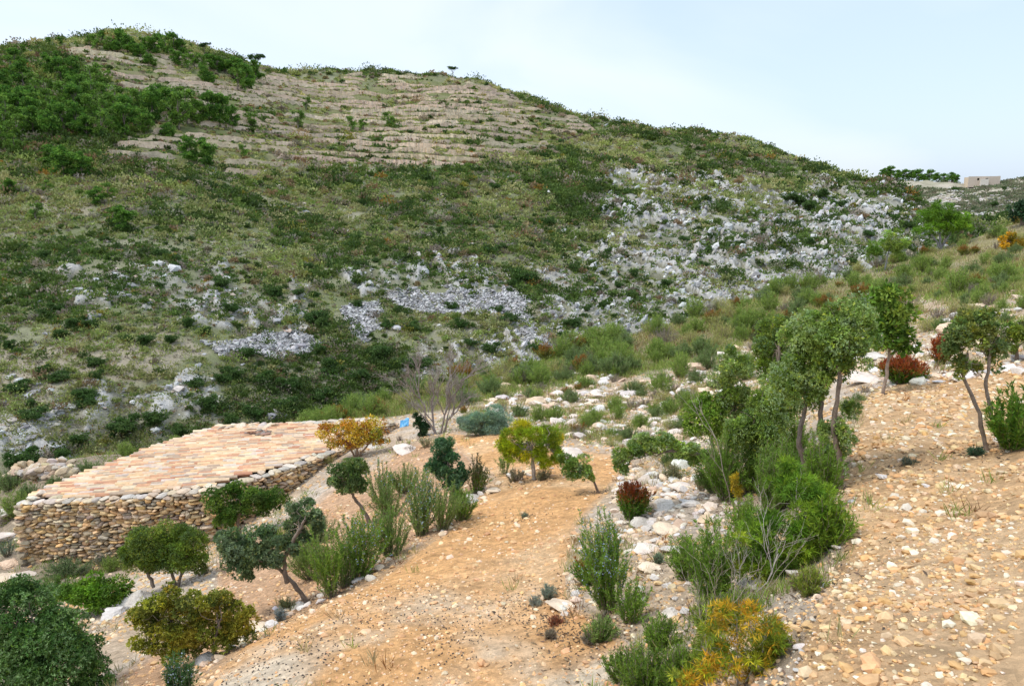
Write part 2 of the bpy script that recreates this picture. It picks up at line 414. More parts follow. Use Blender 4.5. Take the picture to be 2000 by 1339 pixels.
M_TILE = mat('fired_clay', .85, 0, (40, .35, .01), 9, .22)
M_PEB = mat('pebbles', .9, 0, None, 30, .2)
M_PLAST = mat('plastic_sheet', .4, 0, None, 3, .1, .5)

# ------------------------------------------------------------------ ground sheet
PATHC = [(380,1339),(480,1250),(640,1180),(780,1105),(870,1035),(930,975),(975,935),(900,880),(870,850),(1000,846),(1060,880),(1180,880),(1230,900),(1180,960),(1130,1020),(1100,1100),(1110,1180),(1230,1270),(1260,1360),(380,1360)]
PATHR = [(1540,1360),(1580,1230),(1650,1080),(1650,960),(1665,860),(1690,790),(1720,760),(1830,735),(2010,700),(2600,700),(2600,1500),(1500,1500)]
LOWT = [(200,1339),(330,1260),(430,1180),(420,1100),(560,1020),(640,960),(760,900),(830,860),(900,880),(960,940),(870,1035),(640,1180),(470,1250),(370,1345)]
GREEN = [(560,860),(640,800),(1000,700),(1400,590),(1720,500),(2100,400),(2100,560),(1900,600),(1800,580),(1640,640),(1500,660),(1330,720),(1180,740),(1010,770),(880,800),(780,812)]
HUTG = [(-400,1150),(-400,880),(300,850),(600,850),(560,960),(420,1060),(240,1120),(100,1180)]
def colour_ground():
    u, v = Ug, Vg; x, y = Xg, Yg
    c = np.zeros(Z.shape + (3,))
    def put(m, colr):
        m = np.clip(m, 0, 1)[..., None]; c[:] = c * (1 - m) + np.array(colr) * m
    n1 = fbm(x / 1.1, y / 1.1, 50, 4) + .5; n2 = fbm(x / .3, y / .3, 51, 3) + .5; n3 = fbm(x / 5, y / 5, 52, 4) + .5
    c[:] = (.48, .36, .24)
    near = ~isfar
    put(sm(n1, .35, .7) * .7, (.54, .46, .37)); 
    put(mask([PATHR], u, v, 5) * .9, (.58, .355, .17)); put(mask([PATHR], u, v, 5) * sm(n1, .42, .66) * .8, (.62, .42, .235))
    put(mask([LOWT], u, v, 5) * .9, (.52, .31, .17))
    pc = mask([PATHC], u, v, 5); put(pc * .95, (.66, .36, .145)); put(pc * sm(n1 * .6 + n3 * .4, .42, .60) * .8, (.70, .47, .26))
    put(pc * sm(v, 1110, 1260) * sm(n3 * .5 + n1 * .5, .38, .54) * .85, (.72, .60, .44))
    g = mask([GREEN], u, v, 6); put(g * .8, (.24, .22, .09)); put(g * sm(n1, .4, .7) * .6, (.30, .25, .17))
    h = mask([HUTG], u, v, 6); put(h * .8, (.30, .24, .17)); put(h * sm(n1, .45, .65) * .7, (.20, .18, .10))
    # far hill
    f1 = fbm(x / 9, y / 9, 60, 5) + .5; f2 = fbm(x / 2.2, y / 2.2, 61, 4) + .5
    fc = np.zeros_like(c); fc[:] = (.21, .21, .12)
    def pf(m, colr):
        m = np.clip(m, 0, 1)[..., None]; fc[:] = fc * (1 - m) + np.array(colr) * m
    pf(sm(f2, .48, .64) * .5, (.30, .27, .20)); pf(sm(f1, .42, .60) * .6, (.12, .14, .055))
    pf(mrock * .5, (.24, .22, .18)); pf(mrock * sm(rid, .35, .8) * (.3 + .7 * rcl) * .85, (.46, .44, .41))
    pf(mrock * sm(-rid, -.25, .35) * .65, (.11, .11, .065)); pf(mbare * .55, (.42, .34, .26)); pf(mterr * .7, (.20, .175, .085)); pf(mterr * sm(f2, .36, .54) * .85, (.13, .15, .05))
    r2 = sm(RR[:, None], 290, 340) * (azc > R_(20)); pf(r2 * .8, (.33, .30, .21)); pf(r2 * sm(f1, .45, .65) * .7, (.46, .40, .32))
    wf = isfar[..., None].astype(float) if isfar.ndim == 2 else isfar
    return c * (1 - wf) + fc * wf
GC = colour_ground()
def ground():
    nr, na = Z.shape
    V = np.stack([Xg, Yg, Z], -1).reshape(-1, 3)
    i, j = np.meshgrid(np.arange(nr - 1), np.arange(na - 1), indexing='ij'); a = (i * na + j).ravel()
    Fq = np.stack([a, a + 1, a + na + 1, a + na], 1)[:, ::-1]
    # close the ring behind the camera and the disc under it
    b = (np.arange(nr - 1) * na); Fs = np.stack([b + na - 1, b, b + na, b + 2 * na - 1], 1)[:, ::-1]
    V = np.concatenate([V, [[0, 0, float(Z[0].mean())]]]); cc = np.concatenate([GC.reshape(-1, 3), [GC[0, 0]]])
    jj = np.arange(na); Ft = np.stack([np.full(na, len(V) - 1), (jj + 1) % na, jj], 1)[:, ::-1]
    m = mat('earth', .95, 0, (14, .9, .06), 6, .26)
    t = m.node_tree
    # a second, finer and a coarser octave of albedo change, stones and soil mixed
    b_ = [n for n in t.nodes if n.type == 'BSDF_PRINCIPLED'][0]; src = b_.inputs['Base Color'].links[0].from_socket
    geo = [n for n in t.nodes if n.type == 'NEW_GEOMETRY'][0]
    vo = N(t, 'ShaderNodeTexVoronoi'); vo.inputs['Scale'].default_value = 24; t.links.new(geo.outputs['Position'], vo.inputs['Vector'])
    r = N(t, 'ShaderNodeMapRange'); r.inputs[1].default_value = 0; r.inputs[2].default_value = 1; r.inputs[3].default_value = .80; r.inputs[4].default_value = 1.18
    sx = N(t, 'ShaderNodeSeparateColor'); t.links.new(vo.outputs['Color'], sx.inputs[0]); t.links.new(sx.outputs[0], r.inputs[0])
    s2 = N(t, 'ShaderNodeVectorMath', operation='SCALE'); t.links.new(src, s2.inputs[0]); t.links.new(r.outputs[0], s2.inputs['Scale'])
    nn = N(t, 'ShaderNodeTexNoise'); nn.inputs['Scale'].default_value = .5; nn.inputs['Detail'].default_value = 8; nn.inputs['Roughness'].default_value = .75; t.links.new(geo.outputs['Position'], nn.inputs['Vector'])
    r3 = N(t, 'ShaderNodeMapRange'); r3.inputs[1].default_value = .3; r3.inputs[2].default_value = .7; r3.inputs[3].default_value = .78; r3.inputs[4].default_value = 1.2
    t.links.new(nn.outputs[0], r3.inputs[0]); s3 = N(t, 'ShaderNodeVectorMath', operation='SCALE'); t.links.new(s2.outputs[0], s3.inputs[0]); t.links.new(r3.outputs[0], s3.inputs['Scale'])
    t.links.new(s3.outputs[0], b_.inputs['Base Color'])
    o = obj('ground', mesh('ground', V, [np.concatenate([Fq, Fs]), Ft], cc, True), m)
    tag(o, 'stony orange hillside with a ravine and a scrub covered hill beyond', 'ground', kind='structure')
ground()

# ------------------------------------------------------------------ scatter helpers
def grid_points(n, rmin, rmax, umin=-60, umax=2060, far=False, power=1.0):
    """random ground points inside the view wedge, uniform in azimuth and in log distance"""
    a0 = azT(umin, 700)[0]; a1 = azT(umax, 700)[0]
    a = rng.uniform(a0, a1, n); l = rng.uniform(math.log(rmin), math.log(rmax), n); r = np.exp(l)
    x, y = r * np.sin(a), r * np.cos(a); z = gz(x, y); u, v = project(x, y, z)
    return x, y, z, r, u, v, np.interp(a, AZ, rc)
# ------------------------------------------------------------------ the stone hut with the tiled roof
def plane3(a, b, c):
    n = np.cross(b - a, c - a); n /= np.linalg.norm(n); return a, (n if n[2] > 0 else -n)
def atR(u, v, r):
    a, t = azT(u, v); return np.array([r * math.sin(a), r * math.cos(a), r * t])
def block_tpl(seed):
    g = np.random.default_rng(seed); V, Fc = ICO2; V = np.sign(V) * np.abs(V) ** .50
    V = V / np.linalg.norm(V, axis=1, keepdims=True) ** .25
    for _ in range(6):
        d = nrm(g.normal(size=3) * np.array([1, .5, 1])); h_ = g.uniform(.62, .95); s = V @ d; V = V - np.maximum(s - h_, 0)[:, None] * d
    V = V + g.normal(size=V.shape) * .025
    return V / np.abs(V).max(0), Fc
STW = [block_tpl(200 + i) for i in range(16)]
PL = plane3(atR(36, 985, 18.8), atR(664, 880, 18.6), atR(430, 835, 24.0))
def onplane(u, v, lift=0.0):
    d = np.array(ray(u, v)); p0, n = PL; p0 = p0 + n * lift
    return d * (p0 @ n) / (d @ n)
def hut():
    h = onplane(400, 900); base = np.array([h[0], h[1], float(gz(h[0], h[1]))])
    root = empty('stone_hut', base, 'low dry stone hut with a sloping roof of pale orange clay tiles', 'hut')
    outer = [(36,985),(175,979),(267,973),(400,961),(470,945),(563,917),(664,880),(768,826),(740,817),(548,826),(430,831),(290,876),(180,922)]
    P = [onplane(u, v) for u, v in outer]
    mb = MB(); capm = MB(); core = MB()
    n = len(P); cen = np.mean(P, axis=0)
    for i in range(n):
        a, b = P[i], P[(i + 1) % n]; L = np.linalg.norm((b - a)[:2]); d = (b - a) / L
        inw = nrm((cen - (a + b) / 2) * np.array([1, 1, 0])); nn = nrm(np.array([-d[1], d[0], 0])); nn = nn if nn @ inw > 0 else -nn
        s = 0.0; ga = float(gz(a[0], a[1])) - .15; gb = float(gz(b[0], b[1])) - .15
        # solid core behind the face stones
        w = .42
        a_, b_ = a + d * min(.30, L * .2), b - d * min(.30, L * .2); q = [a_ + nn * .14, b_ + nn * .14, b_ + nn * w, a_ + nn * w]
        if i in (0, 12):
            cs = np.arange(int((a[2] - ga) / .10)); m_ = len(cs); PQ = np.stack([a[0] + nn[0] * .12 + d[0] * .05 + rng.normal(size=m_) * .02, a[1] + nn[1] * .12 + d[1] * .05 + rng.normal(size=m_) * .02, a[2] - .08 - cs * .10], 1)
            stones(mb, PQ, np.tile([.24, .17, .062], (m_, 1)) * rng.uniform(.85, 1.15, (m_, 3)), rotm(m_, .06), cols([(.56,.41,.25),(.50,.40,.28)], m_, .2), STW)
        lo = [np.array([p[0], p[1], min(g, p[2] - .3)]) for p, g in zip(q, (ga, gb, gb, ga))]; hi = [p - np.array([0, 0, .10]) for p in q]
        core.add(np.array(lo + hi), np.array([(0,1,5,4),(1,2,6,5),(2,3,7,6),(3,0,4,7),(4,5,6,7)]), (.20,.155,.10))
        front = i in (0, 1, 2, 3, 4, 5, 6, 12, 11, 10)
        # face stones in rough courses
        hmax = max(a[2] - ga, b[2] - gb); nc = int(hmax / .063) + 1
        PS = []; SS = []; AN = []
        for k in range(nc):
            x = rng.uniform(-.10, .0)
            while x < L + .06:
                wdt = rng.uniform(.08, .25) * (1.2 if rng.random() < .15 else 1); hh = rng.uniform(.026, .050)
                t = min(max((x + wdt / 2) / L, 0), 1); top = a + (b - a) * t; zt_ = top[2] - .03 - k * .063 + rng.normal() * .010
                g = ga * (1 - t) + gb * t
                if zt_ > g - .05:
                    p = a + d * (x + wdt / 2); PS.append([p[0] + nn[0] * rng.uniform(.02, .09), p[1] + nn[1] * rng.uniform(.02, .09), zt_])
                    hs = rng.choice([.8, 1, 1, 1.5]); SS.append([wdt / 2 * 1.02, rng.uniform(.08, .14), hh * hs]); AN.append(rng.normal() * .14)
                x += wdt * .96
        if PS:
            PS = np.array(PS); SS = np.array(SS); AN = np.array(AN); m = len(PS)
            dx = nrm(d * np.array([1, 1, 0])); Rm = np.zeros((m, 3, 3)); slope = (b[2] - a[2]) / L
            an = AN + math.atan(slope) * .8
            ex = dx[None] * np.cos(an)[:, None] + np.array([0, 0, 1]) * np.sin(an)[:, None]; ez = -dx[None] * np.sin(an)[:, None] + np.array([0, 0, 1]) * np.cos(an)[:, None]
            Rm[:, :, 0] = ex; Rm[:, :, 1] = nn[None]; Rm[:, :, 2] = ez
            c = cols([(.64,.43,.22),(.52,.36,.20),(.42,.34,.24),(.68,.43,.19),(.60,.47,.31),(.36,.28,.20),(.56,.40,.23)], m, .25, .05)
            stones(mb, PS, SS, Rm, c, STW)
        # cap stones along the top, laid flat and tilted
        x = 0; PS = []; SS = []
        while x < L:
            wdt = rng.uniform(.16, .38); t = min((x + wdt / 2) / L, 1); p = a + (b - a) * t + nn * rng.uniform(.06, .14)
            PS.append(p + np.array([0, 0, rng.uniform(.0, .035)])); SS.append([wdt / 2, rng.uniform(.14, .2), rng.uniform(.03, .05)]); x += wdt * .92
            if rng.random() < .5: PS.append(p + nn * .18 + np.array([0, 0, .03])); SS.append([wdt / 2.4, .12, .035])
        PS = np.array(PS); SS = np.array(SS); m = len(PS); Rm = rotm(m, .16); th = math.atan2(d[1], d[0]) + rng.normal(size=m) * .25
        Rz = np.zeros((m, 3, 3)); Rz[:, 0, 0] = np.cos(th); Rz[:, 0, 1] = -np.sin(th); Rz[:, 1, 0] = np.sin(th); Rz[:, 1, 1] = np.cos(th); Rz[:, 2, 2] = 1
        tl = rotm(m, .0); tl[:] = np.eye(3); tl[:, 0, 2] = rng.normal(size=m) * .12; tl[:, 1, 2] = rng.normal(size=m) * .12
        stones(capm, PS, SS * rng.uniform(.7, 1.1, (m, 3)), Rz @ tl, cols([(.58,.50,.39),(.56,.44,.30),(.46,.41,.34),(.60,.47,.32)], m, .2, .04), STW)
    o = mb.build('wall', M_STONE, root, origin=base)
    core.build('wall_core', M_STONE, root, origin=base)
    capm.build('cap_stones', M_STONE, root, origin=base)
    # roof tiles: channels run down from right to left
    OUT = [(60,972),(175,925),(290,880),(428,835),(548,831),(610,832),(700,828),(752,824),(735,838),(664,872),(563,908),(480,930),(400,953),(267,967),(175,974)]
    p0, nrmv = PL; e1 = onplane(230, 930) - onplane(720, 868); e1 /= np.linalg.norm(e1); e2 = np.cross(nrmv, e1); e2 /= np.linalg.norm(e2)
    c0 = onplane(400, 900); tm = MB(); W = .096; LT = .40
    k = 7; th = np.linspace(0, math.pi, k)
    for r in range(-72, 73):
        off = rng.uniform(-.15, .15)
        for q in range(-34, 34):
            for conc in (0, 1):
                cpos = c0 + e2 * (r * .138 + (.069 if conc else 0)) + e1 * (q * .30 + off)
                pu, pv = project(cpos[0], cpos[1], cpos[2])
                if not inpoly(np.array(pu), np.array(pv), OUT): continue
                w0, w1 = W * 1.0, W * .82; jr = rng.normal() * .02; lift = rng.uniform(0, .012)
                if rng.random() < .012: jr += rng.normal() * .12; lift += .03
                ax = e1 * math.cos(jr) + e2 * math.sin(jr); ay = np.cross(nrmv, ax)
                V = []
                for (s_, ww, zz) in ((-LT / 2, w1, 0.0), (LT / 2, w0, .022)):
                    for rad in (1.0, .82):
                        for t in th:
                            if conc: V.append(cpos + ax * s_ + ay * math.cos(t) * ww * .72 * rad + nrmv * (.0 + zz + lift - math.sin(t) * ww * .38 * rad + .03))
                            else: V.append(cpos + ax * s_ + ay * math.cos(t) * ww * .80 * rad + nrmv * (.03 + zz + lift + math.sin(t) * ww * .55 * rad))
                Fq = []
                for j in range(k - 1):
                    Fq += [(j, j + 1, 2 * k + j + 1, 2 * k + j), (k + j, 3 * k + j, 3 * k + j + 1, k + j + 1), (2 * k + j, 2 * k + j + 1, 3 * k + j + 1, 3 * k + j), (j, k + j, k + j + 1, j + 1)]
                c = cols([(.74,.48,.27),(.76,.55,.34),(.76,.50,.29),(.78,.62,.41),(.66,.37,.21),(.74,.54,.36),(.66,.54,.42),(.76,.53,.30),(.58,.29,.17),(.50,.36,.25)], 1, .10, .03)[0] * (.86 + .32 * float(fbm(np.array(cpos[0] / 1.3), np.array(cpos[1] / 1.3), 301, 3)) + .02)
                tm.add(np.array(V), np.array(Fq), np.array(c))
    # under-roof boards
    pts = [onplane(u, v, -.05) for u, v in OUT]; cen = onplane(400, 900, -.05); ub = MB()
    ub.add(np.array([cen] + pts), np.array([(0, i + 1, (i + 1) % len(pts) + 1) for i in range(len(pts))]), (.22, .16, .11)); 
    rf = ub.build('roof', M_STONE, root, origin=base)
    tr = tm.build('roof_tiles', M_TILE, rf, smooth=False, origin=base)
    # loose stones holding the tiles and the pile of broken tiles on top
    P_ = np.array([onplane(u, v, .10) for u, v in [(60,972),(80,963),(430,836),(448,834),(470,832),(492,831),(513,830),(536,830),(524,832),(715,824),(735,822),(752,824),(742,832),(728,838),(716,846),(740,826),(700,850)]])
    for q in P_:
        lm = MB(); stones(lm, q[None], rng.uniform(.08, .17, (1, 3)) * np.array([1.3, 1, .5]), rotm(1, .3), cols([(.64,.55,.44),(.60,.48,.34)], 1), ST2); lm.build('loose_stone', M_STONE, root, origin=base)
    b = onplane(505, 846, .1); bp = MB(); m = 16
    PB = b + np.stack([rng.uniform(-.32, .32, m), rng.uniform(-.25, .25, m), rng.uniform(-.02, .08, m)], 1)
    PB = PB + nrmv * 0
    stones(bp, PB, rng.uniform(.05, .14, (m, 3)) * np.array([1.5, 1, .35]), rotm(m, .3), cols([(.20,.14,.11),(.42,.24,.16),(.25,.21,.18)], m), ST1)
    tag(bp.build('broken_tiles', M_TILE, None), 'small dark heap of broken tiles lying on the hut roof', 'tile pile')
hut()

# ------------------------------------------------------------------ crowns and plants
def lobes_world(base, lobes):
    """(u, v, ru, rv, forward offset m) -> centre, radii"""
    out_ = []
    for l in lobes:
        Y = base[1] + (l[4] if len(l) > 4 else 0); c = at(l[0], l[1], Y); k = Y / F
        out_.append((c, np.array([l[2] * k, min((l[2] + l[3]) / 2, 2.2 * min(l[2], l[3])) * k, l[3] * k]) * 1.2))
    return out_
def crown(mb, lobes, style, colr, leaf, dens, tip=None, sub=None, far=False):
    """leaf clumps spread through each lobe's volume. leaf = leaf length in m"""
    for c, rad in lobes:
        vol = (rad[0] * rad[2] * rad[1]) ** (1 / 3)
        if not far: leaf_ = leaf * (.60 if style == 'scale' else .70)
        else: leaf_ = leaf
        n = max(12, int(dens * 2.0 * (vol / leaf_) ** 2)); ns = max(6, int((vol / leaf) ** 1.25 * 1.7)) if sub is None else sub
        sc_ = rnd_dir(ns) * (rng.uniform(.25, 1, (ns, 1)) ** .5) * .76
        sr = rng.uniform(.24, .46, ns); scol = cols(colr, ns, .18, .07)
        k = rng.integers(0, ns, n); d = rnd_dir(n); d[:, 2] = d[:, 2] * .9 + .18; d = nrm(d)
        P = sc_[k] + d * (sr[k] * rng.uniform(.45, 1.0, n) ** .5 * np.where(rng.random(n) < .10, rng.uniform(1.1, 1.55, n), 1))[:, None]
        Pw = c + P * rad; D = nrm(d * .8 + P * .6 + rng.normal(size=(n, 3)) * .25 + np.array([0, 0, .2]))
        cc = scol[k] * rng.uniform(.55, 1.4, (n, 1)); yl = (rng.random(n) < .12)[:, None]; cc = np.where(yl & (not far), cc * np.array([1.5, 1.25, .8]), cc)
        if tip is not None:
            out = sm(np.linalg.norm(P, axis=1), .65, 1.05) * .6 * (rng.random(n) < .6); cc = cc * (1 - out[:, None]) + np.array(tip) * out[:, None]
        if style == 'scale': q, L, Wd, sp_ = 5, leaf_, leaf_ * .36, .75
        elif style == 'needle': q, L, Wd, sp_ = 7, leaf_, leaf_ * .11, .85
        elif style == 'leaf': q, L, Wd, sp_ = 2, leaf_, leaf_ * .48, .9
        else: q, L, Wd, sp_ = 3, leaf_, leaf_ * .42, .8
        PP = np.repeat(Pw, q, 0); DD = nrm(np.repeat(D, q, 0) + rng.normal(size=(n * q, 3)) * sp_)
        blades(mb, PP, DD, L * rng.uniform(.6, 1.2, n * q), Wd, np.repeat(cc, q, 0) * rng.uniform(.88, 1.12, (n * q, 1)))
BARKC = (.22, .17, .13)
def tree(name, label, cat, bp, lobes, trunks, style, colr, leaf, dens=14, tip=None, bark=BARKC, group=None, r=(6, 3), base=None):
    """bp: pixel of the foot; trunks: pixel polylines from the foot; lobes in pixels"""
    b = place(*bp) if base is None else base
    root = empty(name, b, label, cat, group)
    lw = lobes_world(b, lobes); k = b[1] / F
    tm = MB()
    for tr in trunks:
        pts = [b if i == 0 and abs(q[0] - bp[0]) < 30 and abs(q[1] - bp[1]) < 30 else at(q[0], q[1], b[1] + (q[2] if len(q) > 2 else 0)) for i, q in enumerate(tr)]
        pts[0] = pts[0] - np.array([0, 0, .06])
        dense = [pts[0]]
        for p, q in zip(pts[:-1], pts[1:]): dense += list(curve(p, q, 6, 0, .02))[1:]
        tube(tm, dense, r[0] * k * .75, r[1] * k * .7, bark, 8, .12)
        end = pts[-1]
        near_l = sorted(lw, key=lambda l: np.linalg.norm(l[0] - end))[:max(1, min(3, len(lw)))]
        for c, rad in near_l:
            for _ in range(3):
                t = c + rnd_dir(1)[0] * rad * .75; src = dense[-1 - rng.integers(0, max(1, len(dense) // 3))]
                tube(tm, curve(src, t, 6, .05, .05), r[1] * k * .4, r[1] * k * .15, bark, 5)
    if trunks: tm.build('trunk', M_BARK, root, True, origin=b)
    cm = MB(); crown(cm, lw, style, colr, leaf, dens, tip)
    cm.build('crown', M_LEAF, root, origin=b)
    return root
JUN = [(.18,.27,.030),(.23,.32,.04),(.12,.19,.028)]
JBL = [(.25,.36,.060),(.31,.42,.10),(.16,.25,.034)]
JTIP = (.42,.54,.31)
JYE = [(.32,.31,.03),(.24,.27,.03),(.36,.31,.035)]
BRI = [(.18,.31,.03),(.23,.36,.04),(.13,.24,.025)]
# --- the group of junipers on the terrace edge
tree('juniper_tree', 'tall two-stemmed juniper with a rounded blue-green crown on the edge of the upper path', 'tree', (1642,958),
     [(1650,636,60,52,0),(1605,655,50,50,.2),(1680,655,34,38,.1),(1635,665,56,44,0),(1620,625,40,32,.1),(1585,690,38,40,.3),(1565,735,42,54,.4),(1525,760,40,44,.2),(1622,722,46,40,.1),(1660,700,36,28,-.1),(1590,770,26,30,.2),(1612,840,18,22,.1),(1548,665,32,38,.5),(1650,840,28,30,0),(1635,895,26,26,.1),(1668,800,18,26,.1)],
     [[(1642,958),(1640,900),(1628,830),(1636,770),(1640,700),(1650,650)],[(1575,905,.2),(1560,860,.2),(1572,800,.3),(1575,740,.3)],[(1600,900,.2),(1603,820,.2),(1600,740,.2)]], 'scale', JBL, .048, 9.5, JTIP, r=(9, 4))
tree('juniper_tree', 'dark green juniper standing behind the tall two-stemmed one, left of its crown', 'tree', (1500,900),
     [(1528,650,28,34,.2),(1500,700,30,40,.3),(1530,735,34,48,.1),(1505,650,28,30,.5),(1545,800,30,45,0)], [[(1500,900),(1510,820),(1515,740),(1522,670)]], 'scale', JUN, .055, 9.5, (.15,.24,.12))
tree('juniper_tree', 'blue-green juniper with a narrow hanging crown, in front of the juniper group', 'tree', (1478,960),
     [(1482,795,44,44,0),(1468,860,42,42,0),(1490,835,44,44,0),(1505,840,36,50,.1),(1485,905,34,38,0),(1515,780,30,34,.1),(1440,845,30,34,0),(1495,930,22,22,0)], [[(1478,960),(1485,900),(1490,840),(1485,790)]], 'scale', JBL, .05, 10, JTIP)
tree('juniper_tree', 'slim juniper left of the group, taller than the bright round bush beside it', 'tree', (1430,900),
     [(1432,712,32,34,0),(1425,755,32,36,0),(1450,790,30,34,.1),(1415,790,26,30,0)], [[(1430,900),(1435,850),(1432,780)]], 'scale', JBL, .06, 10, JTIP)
tree('mastic_tree', 'bright yellow-green rounded bush left of the juniper group', 'bush', (1395,915),
     [(1368,810,34,32,0),(1385,832,28,26,0),(1352,830,20,22,0),(1375,790,24,20,.1)], [[(1395,915),(1392,870),(1378,830)]], 'oval', BRI, .055, 11, (.34,.44,.08))
tree('juniper_tree', 'low juniper arching to the left over the sandy path', 'tree', (1440,955),
     [(1225,880,30,24,0),(1262,872,32,24,0),(1300,868,28,20,0),(1335,878,26,18,0),(1365,895,24,18,0),(1215,903,20,22,0),(1400,905,22,22,0)], [[(1440,955),(1410,915),(1370,888),(1310,880),(1240,885)]], 'scale', JBL, .055, 12, JTIP, r=(7, 3))
tree('juniper_bush', 'pale olive juniper bush behind the crown of the juniper group', 'bush', (1500,745),
     [(1490,655,24,26,.2),(1500,690,20,24,0)], [[(1500,745),(1496,700)]], 'scale', [(.15,.19,.07),(.12,.16,.05)], .08, 10)
tree('strawberry_tree', 'young broadleaf tree with glossy green leaves and a bare pale trunk beside the upper path', 'tree', (1726,770),
     [(1745,600,42,40,0),(1768,640,36,42,0),(1725,630,36,46,0),(1750,660,44,26,0),(1722,590,26,28,0)], [[(1726,770),(1732,720),(1738,680),(1742,630)],[(1738,690),(1760,670),(1775,650)]], 'leaf', [(.13,.24,.025),(.095,.185,.02),(.18,.29,.04)], .13, 12, None, (.36,.28,.22), r=(5, 3))
tree('juniper_tree', 'loose yellowish juniper with two thin bare stems right of the upper path', 'tree', (1962,872),
     [(1900,640,36,34,0),(1925,625,34,28,0),(1880,670,34,34,0),(1935,665,28,34,0),(1865,690,28,26,0),(1890,720,26,26,0),(1945,700,14,24,0),(1858,655,16,18,0)],
     [[(1962,872),(1935,810),(1925,750),(1935,690),(1920,650)],[(1930,872),(1905,790),(1880,730),(1890,690)]], 'scale', [(.20,.29,.07),(.14,.22,.06),(.25,.29,.05)], .055, 8.5, (.25,.30,.12), (.30,.24,.19), r=(6, 3))
tree('juniper_bush', 'small juniper bush cut by the right edge beyond the upper path', 'bush', (1985,705),
     [(1985,650,26,30,0),(2010,640,30,34,0),(1972,675,16,18,0)], [[(1985,705),(1987,670)]], 'scale', JUN + [(.15,.19,.06)], .07, 9, (.18,.24,.10))
# --- trees round the sandy path
tree('pine_tree', 'small bright yellow-green pine with a pale forked trunk beside the sandy path', 'tree', (1045,936),
     [(1000,862,28,26,0),(1030,845,32,22,0),(1065,848,34,26,0),(1085,872,20,28,0),(1040,875,40,24,.1),(1010,885,20,20,0),(1070,895,28,18,0),(985,870,16,18,0)],
     [[(1045,936),(1040,905),(1042,885),(1030,865)],[(1042,890),(1055,875),(1065,860)],[(1042,886),(1015,872)]], 'needle', [(.46,.54,.02),(.34,.46,.02),(.50,.46,.02),(.24,.36,.02)], .11, 18, None, (.40,.34,.28), r=(6, 3))
tree('juniper_bush', 'small blue-green juniper leaning over the sandy path, right of the bright pine', 'bush', (1172,962),
     [(1105,905,24,20,0),(1135,908,26,18,0),(1125,925,22,12,0),(1155,930,9,9,0)], [[(1172,962),(1160,940),(1130,920),(1110,908)]], 'scale', JBL, .06, 12, JTIP, r=(4, 2))
tree('juniper_tree', 'dark cone-shaped juniper on a thin trunk left of the sandy path', 'tree', (886,975),
     [(870,868,18,20,0),(868,892,28,24,0),(878,915,32,24,0),(885,938,28,18,0),(850,905,18,20,0),(898,925,18,20,0),(890,955,14,14,0)], [[(886,975),(884,940),(874,900)]], 'scale', [(.07,.17,.06),(.095,.21,.08)], .06, 12, (.22,.36,.20), r=(4, 2))
tree('juniper_tree', 'lollipop-shaped juniper on a leaning dark trunk above the hut wall corner', 'tree', (726,1022),
     [(675,922,30,26,0),(700,918,22,22,0),(680,945,28,20,0),(655,935,14,20,0),(705,945,20,18,0),(685,905,22,14,0)], [[(726,1022),(706,990),(690,970),(680,945)]], 'scale', [(.15,.23,.05),(.11,.18,.045),(.19,.28,.09)], .06, 11, (.20,.25,.11), r=(6, 3))
tree('juniper_tree', 'dark green spreading juniper touching the long hut wall', 'tree', (470,1052),
     [(430,978,34,26,0),(470,965,38,24,0),(510,970,34,24,0),(540,975,24,22,0),(455,1000,34,20,0),(440,1020,22,18,0),(500,990,36,14,0)], [[(470,1052),(465,1010),(475,980)]], 'scale', [(.09,.19,.022),(.13,.23,.03),(.07,.15,.02)], .08, 10, (.16,.22,.05))
tree('juniper_tree', 'round-topped juniper with several bare stems in front of the hut wall', 'tree', (345,1146),
     [(285,1060,42,32,0),(330,1050,44,32,0),(375,1060,38,34,0),(265,1085,30,30,0),(310,1085,40,26,0),(360,1088,38,26,0),(388,1095,24,24,0),(280,1105,26,14,0),(325,1075,44,40,0),(340,1100,40,18,0),(255,1070,22,26,0)],
     [[(345,1146),(335,1115),(300,1085)],[(350,1144),(360,1110),(370,1080)],[(300,1140,-.1),(285,1110),(280,1080)]], 'scale', JUN, .055, 10, (.13,.20,.09), r=(5, 3))
tree('juniper_tree', 'grey-green juniper leaning far left on a thick slanting trunk', 'tree', (604,1174),
     [(465,1060,36,32,0),(505,1050,36,30,0),(545,1062,34,28,0),(450,1085,26,26,0),(490,1090,34,24,0),(570,1070,20,18,0),(530,1088,28,18,0),(480,1115,20,18,0),(470,1085,44,34,0),(515,1075,40,34,0),(440,1060,24,24,0),(590,1000,30,26,.2),(610,1020,26,24,.2),(575,1020,22,20,.2),(600,1040,20,14,.2)],
     [[(604,1174),(575,1140),(545,1110),(515,1095)],[(560,1128),(555,1095),(575,1050),(595,1015)]], 'scale', [(.16,.24,.09),(.12,.19,.07),(.20,.28,.13)], .055, 10, (.22,.28,.17), r=(7, 4))
tree('juniper_bush', 'olive-yellow juniper bush in the lower left, right of the large dark juniper', 'bush', (415,1285),
     [(315,1170,46,26,0),(360,1180,44,32,0),(300,1210,44,36,0),(350,1230,46,36,0),(285,1245,30,26,0),(320,1270,34,24,0),(440,1185,38,28,.1),(470,1205,32,30,.1),(420,1215,40,32,.1),(450,1230,30,20,.1),(400,1190,30,30,0),(340,1150,22,12,0),(390,1240,40,34,0),(430,1250,34,30,.1),(280,1205,30,30,0),(360,1265,36,26,0),(480,1225,26,28,.1)],
     [[(415,1285),(420,1245),(430,1210)],[(345,1300,-.1),(340,1260),(335,1210)]], 'scale', JYE + [(.14,.17,.03)], .05, 9.5, (.42,.42,.07), r=(6, 3))
